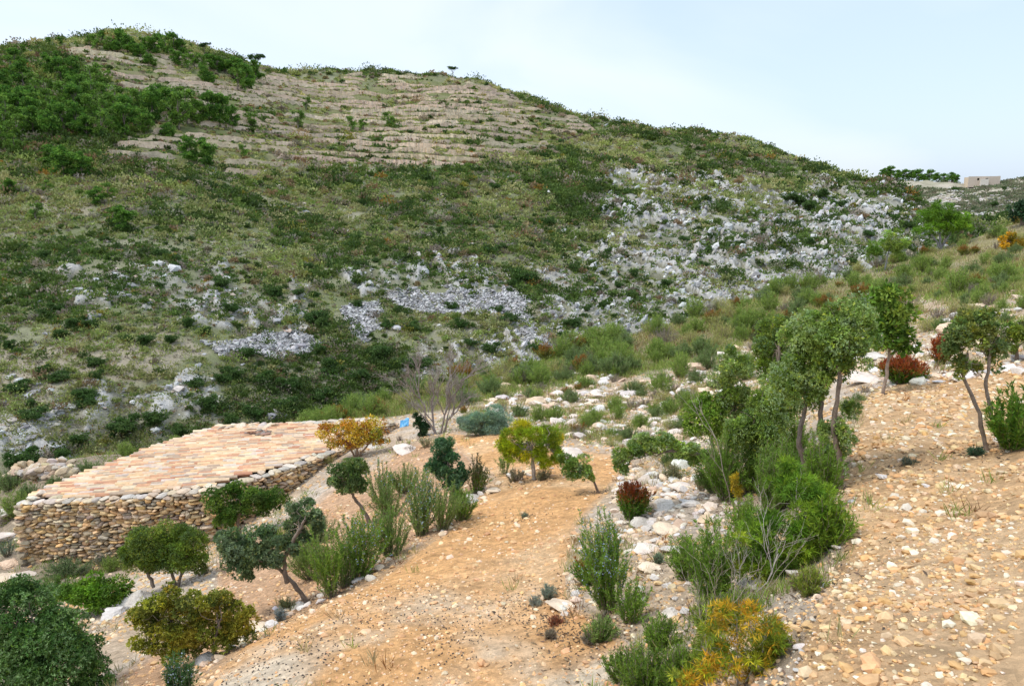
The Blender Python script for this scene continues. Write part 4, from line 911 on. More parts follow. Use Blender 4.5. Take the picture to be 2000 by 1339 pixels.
# named ones: (u, v, width px, height factor, mesh, label)
for u, v, w, sz, mi, lab in [
 (258,1180,80,1.0,1,'pale grey boulder behind the olive-yellow juniper'),(225,1200,60,.9,4,'smaller pale boulder left of the grey boulder'),
 (495,1232,52,.9,2,'pale border stone below the slanting juniper, largest of its row'),(530,1222,34,.8,4,'border stone just right of the largest one in its row'),
 (580,1185,34,.8,1,'grey border stone at the foot of the slanting juniper'),(640,1110,30,.8,0,'pale stone under the cascading rosemary'),
 (400,1292,50,.8,1,'pale stone at the bottom left border of the sandy path'),(925,972,34,.5,1,'flat grey stone at the border right of the cone-shaped juniper'),
 (965,960,30,.6,2,'border stone at the foot of the brown shoots'),(1120,890,60,1.0,0,'beige boulder behind the small juniper that leans over the path'),
 (1725,932,34,.5,4,'white stone on the right path, largest on the gravel'),(1665,980,20,.7,4,'white stone on the right path below the largest one'),(1810,948,20,.7,4,'white stone right of the largest one on the gravel'),
 (1340,1195,32,1.1,4,'round white stone in the hollow between the rosemary bushes, right one of the pair'),(1310,1200,38,1.0,1,'round grey stone in the hollow, left one of the pair'),
 (1305,1145,30,1.0,4,'pale stone above the round pair in the hollow'),(1250,1150,22,1.1,4,'small white stone right of the flowering rosemary'),
 (1375,1105,40,1.2,4,'upright white stone behind the rosemary on the rocks'),(1480,1145,70,.9,1,'grey boulder partly hidden by the yellow-green pines'),(1420,1170,60,1.0,0,'pale boulder left of the grey one among the young pines'),
 (1560,1125,50,.8,1,'grey boulder at the foot of the bright green young pine'),(1095,1185,60,.3,2,'flat pale bedrock slab at the path edge left of the flowering rosemary'),
 (1330,955,50,.6,0,'pale ledge stone right of the red-tipped bush'),(1290,990,60,.55,1,'broad pale ledge rock between the red-tipped bush and the rosemary'),(1350,985,44,.6,4,'white ledge rock behind the open rosemary'),
 (1255,1025,48,.6,1,'rounded grey rock below the red-tipped bush'),(1300,1040,64,.5,2,'wide layered pale rock in the ledge centre'),(1260,1075,56,.5,0,'sloping pale rock right of the flowering rosemary top'),
 (1320,1075,60,.45,1,'low pale rock beside the open rosemary'),(1270,1110,50,.45,2,'lowest of the sloping pale ledge rocks'),
 (1860,650,60,.8,3,'tan angular boulder right of the young broadleaf tree'),(1955,610,48,.8,0,'long pale boulder near the right edge above the path'),(1910,600,34,.7,2,'pale rock left of the long boulder'),
 (1700,700,60,.6,1,'pale rock left of the young broadleaf trunk'),(1690,745,70,.5,0,'flat pale rock at the foot of the young broadleaf tree'),(1350,725,60,.7,3,'orange-tinted boulder on the far slope left of the juniper crown'),
 (735,868,60,.5,1,'flat pale rock right of the autumn bush'),(790,880,60,.5,0,'flat pale stone in the sandy edge right of the autumn bush'),(20,1105,40,.7,3,'orange stone at the left corner of the hut wall'),(45,1125,46,.6,0,'pink-tinted stone below the left corner of the hut wall'),
 (12,1130,40,.6,2,'pale stone at the left edge below the hut corner'),(62,1140,30,.6,3,'orange stone right of the pink-tinted one'),(20,1000,70,.6,1,'grey boulder left of the hut wall top'),(10,1050,60,.7,0,'large pale boulder left of the hut wall')]:
    p = place(u, v); rock(NROCK[[0,1,2,3,4,5,6,7,8,9][mi]], p, w * p[1] / F * 1.15, lab, sz=sz, tilt=.15)

# ------------------------------------------------------------------ labels that name the nearest landmark
LM = [(944,820,'the grey-green dome shrub'),(1040,880,'the bright pine'),(840,780,'the leafless tree'),(1370,810,'the bright round bush'),(1600,660,'the tallest juniper crown'),
      (1745,620,'the young broadleaf tree'),(1728,490,'the wispy pine'),(1838,440,'the round-topped pine'),(1978,475,'the yellow flowering shrub'),(690,850,'the autumn bush'),(870,910,'the cone-shaped juniper'),
      (1240,880,'the arching juniper'),(1900,670,'the yellowish juniper'),(560,870,'the tiled roof'),(1230,970,'the red-tipped bush'),(100,1030,'the hut wall')]
def rel(u, v, lms=LM):
    d = [((u - a) ** 2 + (v - b) ** 2, n, u - a, v - b) for a, b, n in lms]; d.sort(); q = d[0]
    side = ('right of' if q[2] > 0 else 'left of') if abs(q[2]) > abs(q[3]) else ('below' if q[3] > 0 else 'above')
    dist = 'just ' if q[0] < 70 ** 2 else ''
    return f'{dist}{side} {q[1]}'
# rocks and shrubs of the near slope
def near_rocks():
    n = 0; zones = [([(940,800),(960,745),(1110,725),(1300,745),(1480,660),(1560,700),(1500,820),(1400,900),(1300,930),(1160,870),(1050,830)], 105, (14, 46)),
             ([(1640,650),(1800,640),(1990,560),(1999,730),(1850,745),(1700,760)], 34, (14, 44)),([(1190,930),(1420,920),(1450,1000),(1330,1180),(1230,1120),(1200,1020)], 60, (14, 36))]
    for poly, m, (w0, w1) in zones:
        us = [p[0] for p in poly]; vs_ = [p[1] for p in poly]; c = 0
        while c < m:
            u, v = rng.uniform(min(us), max(us)), rng.uniform(min(vs_), max(vs_))
            if not inpoly(np.array(u), np.array(v), poly): continue
            p = place(u, v); w = rng.uniform(w0, w1) ** 1.0 * rng.uniform(.6, 1); size = 'broad' if w > 34 else ('medium' if w > 22 else 'small')
            rock(NROCK[rng.integers(0, 10)], p, w * p[1] / F * 1.1, f'{size} pale limestone rock {rel(u, v)}', 'pale rocks on the slope around the paths', sz=rng.uniform(.7, 1.1)); c += 1
    # small rubble between them
    mb = MB(); n = 9000
    x, y, z, r, u, v, rcc = grid_points(n, 7, 40, 900, 2060)
    ok = np.zeros(n, bool)
    for poly, m, _ in zones: ok |= inpoly(u, v, poly)
    ok &= (r < rcc) & (rng.random(n) < sm(fbm(x / 1.6, y / 1.6, 91, 3) + .5, .38, .6) * .85 + .04)
    x, y, z, r = x[ok], y[ok], z[ok], r[ok]; n = len(x); s = np.exp(rng.normal(size=n) * .5) * .05 * np.clip(r / 14, .6, 1.5)
    stones(mb, np.stack([x, y, z + s * .15], 1), s[:, None] * rng.uniform([.8, .7, .35], [1.5, 1.2, .7], (n, 3)), rotm(n, .4), cols(RC, n, .15, .04), ST2)
    # border stones of the sandy path
    bu = []
    for (a, b) in [((380,1310),(470,1245)),((470,1245),(640,1160)),((640,1160),(760,1100)),((860,1045),(925,970)),((925,970),(1075,905)),((1130,1130),(1100,1200)),((1190,880),(1260,930)),((1540,1339),(1600,1160)),((1600,1160),(1650,1000))]:
        for t in np.linspace(0, 1, 14): bu.append((a[0] + (b[0] - a[0]) * t + rng.normal() * 8, a[1] + (b[1] - a[1]) * t + rng.normal() * 5))
    P = np.array([place(*q) for q in bu]); s = rng.uniform(4, 13, len(P)) * P[:, 1] / F
    stones(mb, P + np.array([0, 0, .01]), s[:, None] * rng.uniform([.8, .7, .4], [1.4, 1.1, .8], (len(P), 3)), rotm(len(P), .3), cols(RC, len(P), .15, .04), ST2)
    tag(mb.build('rubble', M_ROCK, None), 'pale limestone rubble between the larger rocks of the near slope', 'rubble', kind='stuff')
    # rubble heap behind the hut on the left
    mb = MB(); m = 160; P = np.array([place(u, v) for u, v in zip(rng.uniform(20, 150, m), rng.normal(928, 7, m) )]); s = rng.uniform(.08, .2, m)
    stones(mb, P + np.array([0, 0, .1]) + rng.uniform(-.05, .15, (m, 1)) * np.array([[0, 0, 1]]), s[:, None] * rng.uniform([.8, .7, .5], [1.3, 1.1, .9], (m, 3)), rotm(m, .5), cols([(.56,.42,.26),(.50,.38,.26),(.56,.48,.38)], m), ST2)
    tag(mb.build('stone_heap', M_ROCK, None), 'long low heap of orange rubble stones left behind the hut', 'stone heap')
near_rocks()

# shrub prototypes for copies, built at the origin, unit height about 1 m
def proto_shrub(kind, i):
    z0 = np.zeros(3)
    if kind == 'green': return upright('broom_bush', '-', 'bush', (0, 0), 1.1, 1.0, 40, [(.24,.35,.06),(.19,.29,.05),(.31,.39,.08)], .13, .10, base=z0, spread=1.1, dens=1.0, k=1.0)
    if kind == 'olive': return upright('rosemary_bush', '-', 'bush', (0, 0), 1.2, .9, 44, [(.21,.29,.10),(.17,.24,.07)], .11, .13, base=z0, spread=1.1, dens=1.1, k=1.0)
    if kind == 'red': return upright('heath_bush', '-', 'bush', (0, 0), 1.1, .8, 44, [(.16,.22,.03),(.22,.24,.03)], .11, .14, base=z0, tip=[(.38,.12,.02),(.34,.16,.03),(.24,.19,.04)], tipf=.5, k=1.0)
    if kind == 'yellow': return upright('grass_tuft', '-', 'grass', (0, 0), 1.1, .8, 40, [(.42,.42,.12),(.50,.44,.16),(.33,.38,.09)], .22, .05, base=z0, dens=.5, k=1.0)
    if kind == 'dry': return upright('dry_bush', '-', 'bush', (0, 0), 1.2, .8, 36, [(.26,.21,.17),(.22,.19,.14),(.30,.25,.2)], .10, .08, base=z0, dens=.6, k=1.0)
PROTO = {k: [proto_shrub(k, i) for i in range(2)] for k in ('green', 'olive', 'red', 'yellow', 'dry')}
DESC = {'green': 'fresh green broom bush', 'olive': 'grey-green rosemary bush', 'red': 'rust-brown heath bush', 'yellow': 'yellowish grass tuft', 'dry': 'dry brown bush'}
GRP = {'green': 'green broom bushes on the slope', 'olive': 'rosemary bushes on the slope', 'red': 'rust-brown heath bushes on the slope', 'yellow': 'grass tufts on the slope', 'dry': 'dry bushes on the slope'}
used = set()
def put_shrub(kind, u, v, hpx, hfac=1.0):
    p = place(u, v); i = int(rng.integers(0, 2)); s = hpx * p[1] / F; src = PROTO[kind][i]
    size = 'large ' if s > .95 else ('low ' if s < .5 else '')
    lab = f'{size}{DESC[kind]} {rel(u, v)}'
    if (kind, i) in used: o = dup(src, p - np.array([0, 0, .04]), rng.uniform(0, 6.28), s, lab, GRP[kind], hfac)
    else:
        used.add((kind, i)); o = src; o.location = p - np.array([0, 0, .04]); o.scale = (s, s, s * hfac); o['label'] = lab; o['group'] = GRP[kind]
    return o
# specific ones seen in the photo
for kd, u, v, h in [('olive',1160,728,46),('olive',1230,722,40),('olive',1100,745,40),('green',1020,752,40),('green',960,760,38),('green',1330,735,55),('olive',1380,720,50),('green',1280,700,45),
 ('green',1145,735,36),('green',1290,770,50),('green',1160,830,46),('red',1130,845,34),('green',1205,800,34),('green',1085,820,36),('green',1250,835,40),('olive',1235,770,40),('olive',1330,700,45),
 ('green',1870,575,60),('green',1960,550,50),('olive',1900,545,46),('green',1500,610,44),('yellow',1400,640,40),('yellow',1460,620,40),('yellow',1350,670,40),('red',1475,660,34),('red',1505,585,20),('red',1610,690,20),('red',1300,650,20),
 ('green',700,800,40),('green',640,812,30),('green',750,790,40),('green',590,822,22),('olive',1440,650,40),('green',1600,600,34),('yellow',1640,600,36),('red',1695,575,28),('red',1640,560,18),('olive',1760,560,34),('green',1800,530,40),('green',1690,560,30),
 ('red',1105,770,24),('red',1130,760,20),('dry',1055,760,24),('dry',1180,845,24),('dry',1200,745,26),('red',905,805,22),('dry',930,782,26),('green',1340,800,50),('green',1310,810,40),('dry',1250,880,22),('olive',1410,760,50),('green',1455,740,60),
 ('dry',1690,765,26),('olive',1675,785,30),('green',1650,800,34),('yellow',1210,860,22),('olive',1740,800,14),('dry',1780,600,40),('dry',1830,620,34),('dry',1720,600,30),('green',1720,580,44),('dry',1395,890,30),('green',1350,905,36),
 ('dry',1240,915,22),('dry',1285,935,26),('olive',15,955,50),('olive',60,975,50),('green',30,1010,60),('olive',110,955,40),('olive',170,930,46),('green',250,895,40),('green',220,1115,40),('olive',260,1100,36),('dry',170,1120,30),('dry',100,950,20),('green',340,865,30),('olive',395,848,22),
 ('olive',620,1060,80),('olive',600,1100,70),('green',590,925,40),('dry',615,915,36),('olive',575,945,40),('yellow',640,905,30),('dry',700,890,26),('dry',800,880,22),('dry',780,860,20)]:
    put_shrub(kd, u, v, h)
def in_green(n, polys, kinds, hr):
    c = 0
    while c < n:
        p = polys; us = [q[0] for q in p]; vs_ = [q[1] for q in p]
        u, v = rng.uniform(max(min(us), 0), min(max(us), 1999)), rng.uniform(min(vs_), max(vs_))
        if not inpoly(np.array(u), np.array(v), p): continue
        put_shrub(str(rng.choice(kinds)), u, v, rng.uniform(*hr) * (0.6 + sm(v, 450, 760) * .6)); c += 1
in_green(215, GREEN, ['green', 'green', 'green', 'olive', 'yellow', 'red', 'olive', 'yellow', 'dry'], (26, 50))
in_green(26, [(1650,640),(1900,560),(1999,540),(1999,640),(1800,650)], ['green', 'olive', 'dry', 'yellow'], (24, 44))
in_green(85, [(940,800),(960,745),(1110,725),(1300,745),(1480,660),(1560,700),(1480,820),(1400,880),(1300,930),(1160,870),(1050,830)], ['green', 'dry', 'yellow', 'olive', 'green', 'olive'], (18, 34))

def grass_cover():
    mb = MB(); n = 64000
    x, y, z, r, u, v, rcc = grid_points(n, 3.0, 62, -60, 2080)
    gr = inpoly(u, v, GREEN); hu = inpoly(u, v, HUTG); paths = inpoly(u, v, PATHR) | inpoly(u, v, PATHC) | inpoly(u, v, LOWT)
    sl = inpoly(u, v, [(900,830),(950,740),(1300,700),(1600,640),(2080,520),(2080,640),(1800,650),(1640,720),(1560,820),(1420,920),(1300,900),(1060,850)]); nn = fbm(x / 2.2, y / 2.2, 81, 3) + .5; p = np.where(sl & ~gr, .15 + .75 * sm(fbm(x / 1.1, y / 1.1, 84, 3) + .5, .42, .6), 0); p = np.where(sl & ~gr, p, np.where(gr, .95, np.where(hu, .5 * sm(nn, .4, .6), np.where(paths, .004, .15 * sm(nn, .45, .65))))); p = np.where(v > 1120, p * .4, p)
    ok = (r < rcc * 1.02) & (rng.random(n) < p); x, y, z, r, gr, hu = [q[ok] for q in (x, y, z, r, gr, hu)]; n = len(x)
    q = 16; P = np.repeat(np.stack([x, y, z - .02], 1), q, 0); rq = np.repeat(r, q); sp_ = np.repeat(np.where(gr, .16, .07) * np.clip(r / 22, .4, 1.8), q)
    P[:, :2] += rng.normal(size=(n * q, 2)) * sp_[:, None]; P[:, 2] = gz(P[:, 0], P[:, 1]) - .02
    D = nrm(np.stack([rng.normal(size=n * q) * .45, rng.normal(size=n * q) * .45, np.ones(n * q)], 1)); L = rng.uniform(.10, .34, n * q) * np.repeat(np.where(gr, 1.0, .55), q)
    zone = fbm(x / 6, y / 6, 83, 3) + .5
    c1 = cols([(.27,.35,.07),(.33,.38,.085),(.21,.30,.055)], n, .2, .06); c2 = cols([(.44,.38,.14),(.38,.33,.15),(.46,.39,.19),(.33,.25,.13)], n, .2, .06)
    pk = (rng.random(n) < sm(zone, .35, .65) * .7 + .1)[:, None]; c = np.where(pk, c2, c1)
    c = np.where((rng.random(n) < .05)[:, None], cols([(.28,.11,.03),(.22,.10,.04)], n), c)
    blades(mb, P, D, L, np.clip(rq * .0007, .007, .030), np.repeat(c, q, 0) * rng.uniform(.8, 1.2, (n * q, 1)))
    tag(mb.build('grass', M_LEAF, None), 'green and straw coloured grass growing thick along the slope edge', 'grass', kind='stuff')
grass_cover()

# ------------------------------------------------------------------ the far hill
SCREE = [[(652,592),(742,585),(748,600),(735,640),(712,672),(690,650),(670,620)],[(758,572),(880,563),(1000,562),(1046,590),(1040,640),(1000,620),(940,612),(850,612),(780,604)],
         [(402,672),(500,655),(585,648),(630,668),(600,690),(530,700),(470,685),(430,698)],[(1000,640),(1060,640),(1075,670),(1020,668)]]
def far_cover():
    mb = MB(); n = 95000
    x, y, z, r, u, v, rcc = grid_points(n, 46, 300, -60, 2060)
    i = np.clip(np.searchsorted(AZ, np.arctan2(x, y)), 0, len(AZ) - 1); rbb = rb[i]; rtt = rt[i]
    ok = (r > rbb * .85) & (r < rtt * 1.03)
    rk = np.zeros(n, bool)
    for p in ROCK: rk |= inpoly(u, v, p)
    sc_ = np.zeros(n, bool)
    for p in SCREE: sc_ |= inpoly(u, v, p)
    te = inpoly(u, v, TERR[0]); ba = np.zeros(n, bool)
    for p in BARE: ba |= inpoly(u, v, p)
    nn = fbm(x / 7, y / 7, 101, 4) + .5; n2 = fbm(x / 25, y / 25, 102, 3) + .5
    bot = (v - 0) ; dens = sm(nn, .30, .50) * .65 + .35
    dens = np.where(rk, dens * .55, dens); dens = np.where(te, np.where((v > 250) & (v < 278) & (u > 470), .95, .46 * sm(nn, .30, .52) + .08), dens); dens = np.where(ba, dens * .65, dens); dens = np.where(sc_, .02, dens)
    ok &= rng.random(n) < dens * np.clip((r / 75) ** .35, .8, 1.4) * np.where(rk, .75 + .4 * sm(fbm(x / 5, y / 5, 140, 3) + .5, .45, .6), 1)
    x, y, z, r, u, v, te, rk, nn = [q[ok] for q in (x, y, z, r, u, v, te, rk, nn)]; n = len(x)
    size = np.exp(rng.normal(size=n) * .48) * .46 * np.clip(r / 120, .7, 1.5); size = np.where(te, size * .55, size)
    big = rng.random(n) < np.where(te, .05, np.where(rk, .09, .18)) * (.3 + 1.4 * sm(fbm(x / 12, y / 12, 150, 3) + .5, .4, .6))
    full = (x, y, z, r, u, v, te, rk, nn, size)
    for cls in (0, 1):
        sel = big if cls else ~big; x, y, z, r, u, v, te, rk, nn, size = [q_[sel] for q_ in full]; n = len(x); q = 95 if cls else 20; size = size * (1.9 if cls else 1); N_ = n * q
        zone = fbm(x / 16, y / 16, 105, 3) + .5 + rng.normal(size=n) * .09
        cA = cols([(.105,.175,.030),(.150,.225,.040),(.075,.135,.026)], n, .25, .06)      # dark scrub
        cB = cols([(.31,.33,.11),(.37,.37,.15),(.26,.32,.08)], n, .2, .06)             # pale olive
        cC = cols([(.30,.26,.19),(.27,.23,.16),(.26,.18,.09)], n, .2, .06)               # dry
        c = np.where((zone > (.40 if cls else .55))[:, None], cA * (.75 if cls else .95), cB); pd = np.where(te, .30, .15); c = np.where((rng.random(n) < pd)[:, None], cC, c)
        c = np.where((rng.random(n) < .012)[:, None], cols([(.30,.17,.03),(.28,.26,.04)], n), c)
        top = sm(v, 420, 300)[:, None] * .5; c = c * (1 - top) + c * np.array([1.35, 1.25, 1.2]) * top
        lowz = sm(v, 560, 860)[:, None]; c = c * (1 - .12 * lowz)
        cen = np.stack([x, y, z], 1); d = rnd_dir(N_); d[:, 2] = np.abs(d[:, 2]); S = np.repeat(size, q)[:, None]
        P = np.repeat(cen, q, 0) + d * S * np.array([1.0, 1.0, .80 if cls else .62]) * (rng.uniform(0, 1, (N_, 1)) ** .6)
        D = nrm(d * .6 + rng.normal(size=(N_, 3)) * .45 + np.array([0, 0, .35])); L = (.24 * np.clip(np.repeat(r, q) / 90, .65, 2.0)) * rng.uniform(.6, 1.3, N_) * (1.25 if cls else 1)
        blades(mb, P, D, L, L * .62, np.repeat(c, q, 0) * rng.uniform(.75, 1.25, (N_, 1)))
    tag(mb.build('scrub', M_LEAF, None), 'low green and olive scrub covering the hill across the ravine', 'scrub', kind='stuff')
far_cover()
def tilt_frame(n, lean=.5, az=.35):
    """frames with the long axis near vertical but leaning along the strata"""
    R = rotm(n, .25); a = rng.normal(size=n) * .2 + lean
    T = np.zeros((n, 3, 3)); T[:, 0, 0] = np.cos(a); T[:, 0, 2] = np.sin(a); T[:, 2, 0] = -np.sin(a); T[:, 2, 2] = np.cos(a); T[:, 1, 1] = 1
    return T @ R
def far_rocks():
    n = 80000; x, y, z, r, u, v, rcc = grid_points(n, 46, 260, -60, 1860)
    i = np.clip(np.searchsorted(AZ, np.arctan2(x, y)), 0, len(AZ) - 1); rbb = rb[i]
    rk = mask(ROCK, u, v, 42); ok = (r > rbb * .85) & (r < rt[i])
    for p in SCREE: ok &= ~inpoly(u, v, p)
    ok &= ~inpoly(u, v, TERR[0])
    nn = fbm(x / 6, y / 6, 111, 4) + .5; right = sm(u, 900, 1100) * (.55 + .45 * sm(nn, .35, .6))
    cl = sm(fbm(x / 13, y / 13, 9, 3) + .5, .32, .55); dens = rk * (.05 + .42 * sm(nn, .47, .60) + .40 * right * cl) + .010 + .05 * sm(nn, .58, .7)
    ok &= rng.random(n) < dens
    x, y, z, r, u, v, nn = [q[ok] for q in (x, y, z, r, u, v, nn)]; n = len(x)
    s = np.exp(rng.normal(size=n) * .55) * .17 * np.clip(r / 95, .8, 1.7); s = np.minimum(s, .9)
    steep = (u > 950)[:, None]; S = s[:, None] * np.where(steep, rng.uniform([.5, .6, .9], [.9, 1.1, 1.9], (n, 3)), rng.uniform([.8, .8, .4], [1.6, 1.2, .8], (n, 3)))
    Rm = tilt_frame(n, .55); fl = rotm(n, .35); Rm = np.where(steep[:, :, None], Rm, fl)
    c = cols([(.54,.53,.50),(.64,.63,.60),(.40,.39,.38),(.54,.49,.43),(.30,.29,.28)], n, .14, .03)
    wm = (u < 700)[:, None] & (rng.random(n) < .35)[:, None]; c = np.where(wm, cols([(.50,.40,.32),(.54,.46,.38)], n), c)
    P = np.stack([x, y, z - s * .05], 1)
    mb = MB(); stones(mb, P, S, Rm, c, ST1)
    tag(mb.build('outcrop_rocks', M_ROCKF, None), 'white and grey limestone outcrops broken over the hill across the ravine', 'rocks', kind='stuff')
    # scree
    mb = MB(); n = 120000; x, y, z, r, u, v, rcc = grid_points(n, 52, 110, 390, 1090); ok = np.zeros(n, bool)
    ju = fbm(x / 2.5, y / 2.5, 8, 3) * 60
    for p in SCREE: ok |= inpoly(u + ju, v + ju * .5, p)
    ok &= rng.random(n) < .75 + .25 * sm(fbm(x / 1.8, y / 1.8, 44, 3) + .5, .35, .5); x, y, z, r = x[ok], y[ok], z[ok], r[ok]; n = len(x); s = np.exp(rng.normal(size=n) * .45) * .095
    stones(mb, np.stack([x, y, z + .05 + rng.uniform(0, .12, n)], 1), s[:, None] * rng.uniform([.9, .8, .35], [1.6, 1.3, .8], (n, 3)), rotm(n, .7), cols([(.44,.43,.41),(.52,.50,.48),(.34,.33,.32),(.58,.56,.53),(.26,.25,.24)], n, .15, .03), ST1)
    tag(mb.build('scree', M_ROCKF, None), 'patches of loose grey scree on the lower part of the far hill', 'scree', kind='stuff')
far_rocks()
LMF = [(700,620,'the left scree patch'),(900,590,'the upper scree patch'),(540,672,'the lower scree patch'),(380,300,'the paired hillside pines'),(240,240,'the pine wood'),(760,240,'the terrace walls'),(885,143,'the umbrella pine'),
       (1200,245,'the hilltop shoulder'),(1420,270,'the ridge shrubs'),(1790,400,'the rocky end of the hill'),(1600,460,'the cliff of white rocks'),(1350,350,'the sloping rock band'),(1180,470,'the white boulder row'),
       (300,560,'the broken white rocks'),(60,740,'the bare stony ledge'),(1020,540,'the round dark bush'),(400,830,'the far corner of the roof'),(850,700,'the leafless tree'),(1250,620,'the foot of the rocky slope'),(200,400,'the bare streak'),(580,420,'the middle of the green slope'),(950,330,'the lowest terrace wall')]
# larger rocks as things
def big_far_rocks():
    spots = [(1165,465,26),(1180,478,22),(1195,462,26),(1212,458,20),(1130,500,22),(1148,492,20),(1100,505,20),(1068,512,22),(1040,516,18),(1055,530,20),(1210,485,16),(1240,475,16),(540,628,30),(372,628,16),(388,638,14),(400,642,12),
             (1570,500,26),(1555,520,22),(1590,508,20),(1510,470,22),(1525,480,18),(1480,430,20),(1500,400,20),(1530,380,22),(1545,395,18),(1600,420,20),(1650,400,24),(1680,420,20),(1720,400,22),(1750,390,24),(1770,400,20),
             (330,755,26),(350,765,24),(300,765,18),(345,750,20),(270,775,16),(890,705,20),(860,700,18),(925,712,16),(905,695,18),(1280,408,16),(1300,412,14),(1260,405,18),(1700,440,20),(1730,430,18),(1560,430,18),(1535,545,16),(1480,530,18),(1450,560,18),(1430,590,16),(1400,545,14),(1380,560,16),
             (580,570,24),(600,560,20),(690,550,24),(720,552,26),(750,548,20),(800,540,24),(830,532,24),(860,525,22),(890,520,24),(930,520,20),(960,525,20),(990,530,22),(190,545,22),(215,560,16),(40,745,40),(20,735,36),(70,750,30),(100,760,26),(40,860,30),(20,880,24)]
    for u, v, w in spots:
        p = place(u, v, True); p[2] -= w * p[1] / F * .12; big = 'large' if w >= 22 else 'medium'
        rock(FROCK[rng.integers(0, 10)], p, w * p[1] / F * .75, f'{big} grey-white limestone block {rel(u, v, LMF)}', 'limestone blocks on the far hill', sz=rng.uniform(.7, 1.1), tilt=.3, sy=1.2, name='limestone_boulder')
    c = 0
    while c < 110:
        u, v = rng.uniform(1000, 1800), rng.uniform(320, 700)
        if not any(inpoly(np.array(u), np.array(v), p) for p in ROCK[:1]): continue
        p = place(u, v, True); w = rng.uniform(6, 10) * (1 + .3 * (u > 1450)); o = rock(FROCK[rng.integers(0, 10)], p, w * p[1] / F, f'{"upright" if c % 2 else "leaning"} white limestone rock {rel(u, v, LMF)}', 'limestone rocks on the far hill', sz=rng.uniform(1.1, 1.9), tilt=.2, name='limestone_boulder')
        o.rotation_euler = (rng.uniform(-.2, .2), rng.uniform(.3, .7), rng.uniform(-.5, .5)); c += 1
big_far_rocks()
# terrace walls following the levels of the ground
def terraces():
    lv = tlev(Xg, Yg, Zs); uA, vA = Ug, Vg
    lo = int(np.floor(lv[mterr > .5].min() / TSTEP)); hi = int(np.ceil(lv[mterr > .5].max() / TSTEP)); cnt = 0
    cols_idx = [i for i in range(len(AZ)) if abs(AZ[i]) < R_(36)]
    for k in range(lo, hi + 1):
        L = k * TSTEP; pts = []
        segs = []; cur = []
        for i in cols_idx:
            c = lv[:, i]; rr_ = np.where((RR > rb[i]) & (RR < rt[i] * .985))[0]
            j = rr_[np.argmax(c[rr_] >= L)] if (c[rr_] >= L).any() else -1
            ok = False
            if j > 0 and mterr[j, i] > .5:
                f = (L - c[j - 1]) / max(c[j] - c[j - 1], 1e-6); r = RR[j - 1] + (RR[j] - RR[j - 1]) * f; x, y = r * math.sin(AZ[i]), r * math.cos(AZ[i])
                if vnoise(x / 11, k * 3.7, 5) > .28: ok = True
            if ok: cur.append((x, y))
            else:
                if len(cur) > 12: segs.append(cur)
                cur = []
        if len(cur) > 12: segs.append(cur)
        if not segs: continue
        cnt += 1
        for s in segs:
            mb = MB(); s = np.array(s); n = len(s); zz = gz(s[:, 0], s[:, 1]); zz = np.convolve(np.pad(zz, 4, mode='edge'), np.ones(9) / 9, 'valid'); h = .78 + .7 * (fbm(s[:, 0] / 3, s[:, 1] / 3 + k, 7, 3) + .35)
            h = h * sm(np.minimum(np.arange(n), n - 1 - np.arange(n)), 0, 6); h = h * (.35 + .65 * sm(vnoise(s[:, 0] / 4, s[:, 1] / 4, 19), .1, .3))
            out_ = nrm(s); f = s - out_ * .5 + rng.normal(size=(n, 1)) * .10; bk = s + out_ * .6
            V = np.concatenate([np.column_stack([f, zz - .8]), np.column_stack([f + out_ * .12, zz + h - .35]), np.column_stack([bk, zz + h - .30]), np.column_stack([bk, zz - .8])])
            ii = np.arange(n - 1); Fq = np.concatenate([np.stack([ii + a * n, ii + 1 + a * n, ii + 1 + b * n, ii + b * n], 1) for a, b in ((0, 1), (1, 2), (2, 3))])
            base = cols([(.74,.57,.40)], 1, .1, .04)[0]; c = np.tile(base * (1 + .5 * fbm(s[:, 0] / 2, s[:, 1] / 2, 3)[:, None]), (4, 1)); mb.add(V, Fq, c)
            tag(mb.build('terrace_wall', M_ROCKF, None), f'beige terrace wall in the {ORD[min(cnt - 1, len(ORD) - 1)]} row counted upward', 'terrace wall', 'dry stone terrace walls on the hill', 'thing')
ORD = ['first','second','third','fourth','fifth','sixth','seventh','eighth','ninth','tenth','eleventh','twelfth','thirteenth','fourteenth','fifteenth','sixteenth','seventeenth','eighteenth','nineteenth','twentieth',
       'twenty-first','twenty-second','twenty-third','twenty-fourth','twenty-fifth','twenty-sixth','twenty-seventh','twenty-eighth','twenty-ninth','thirtieth','topmost']
terraces()

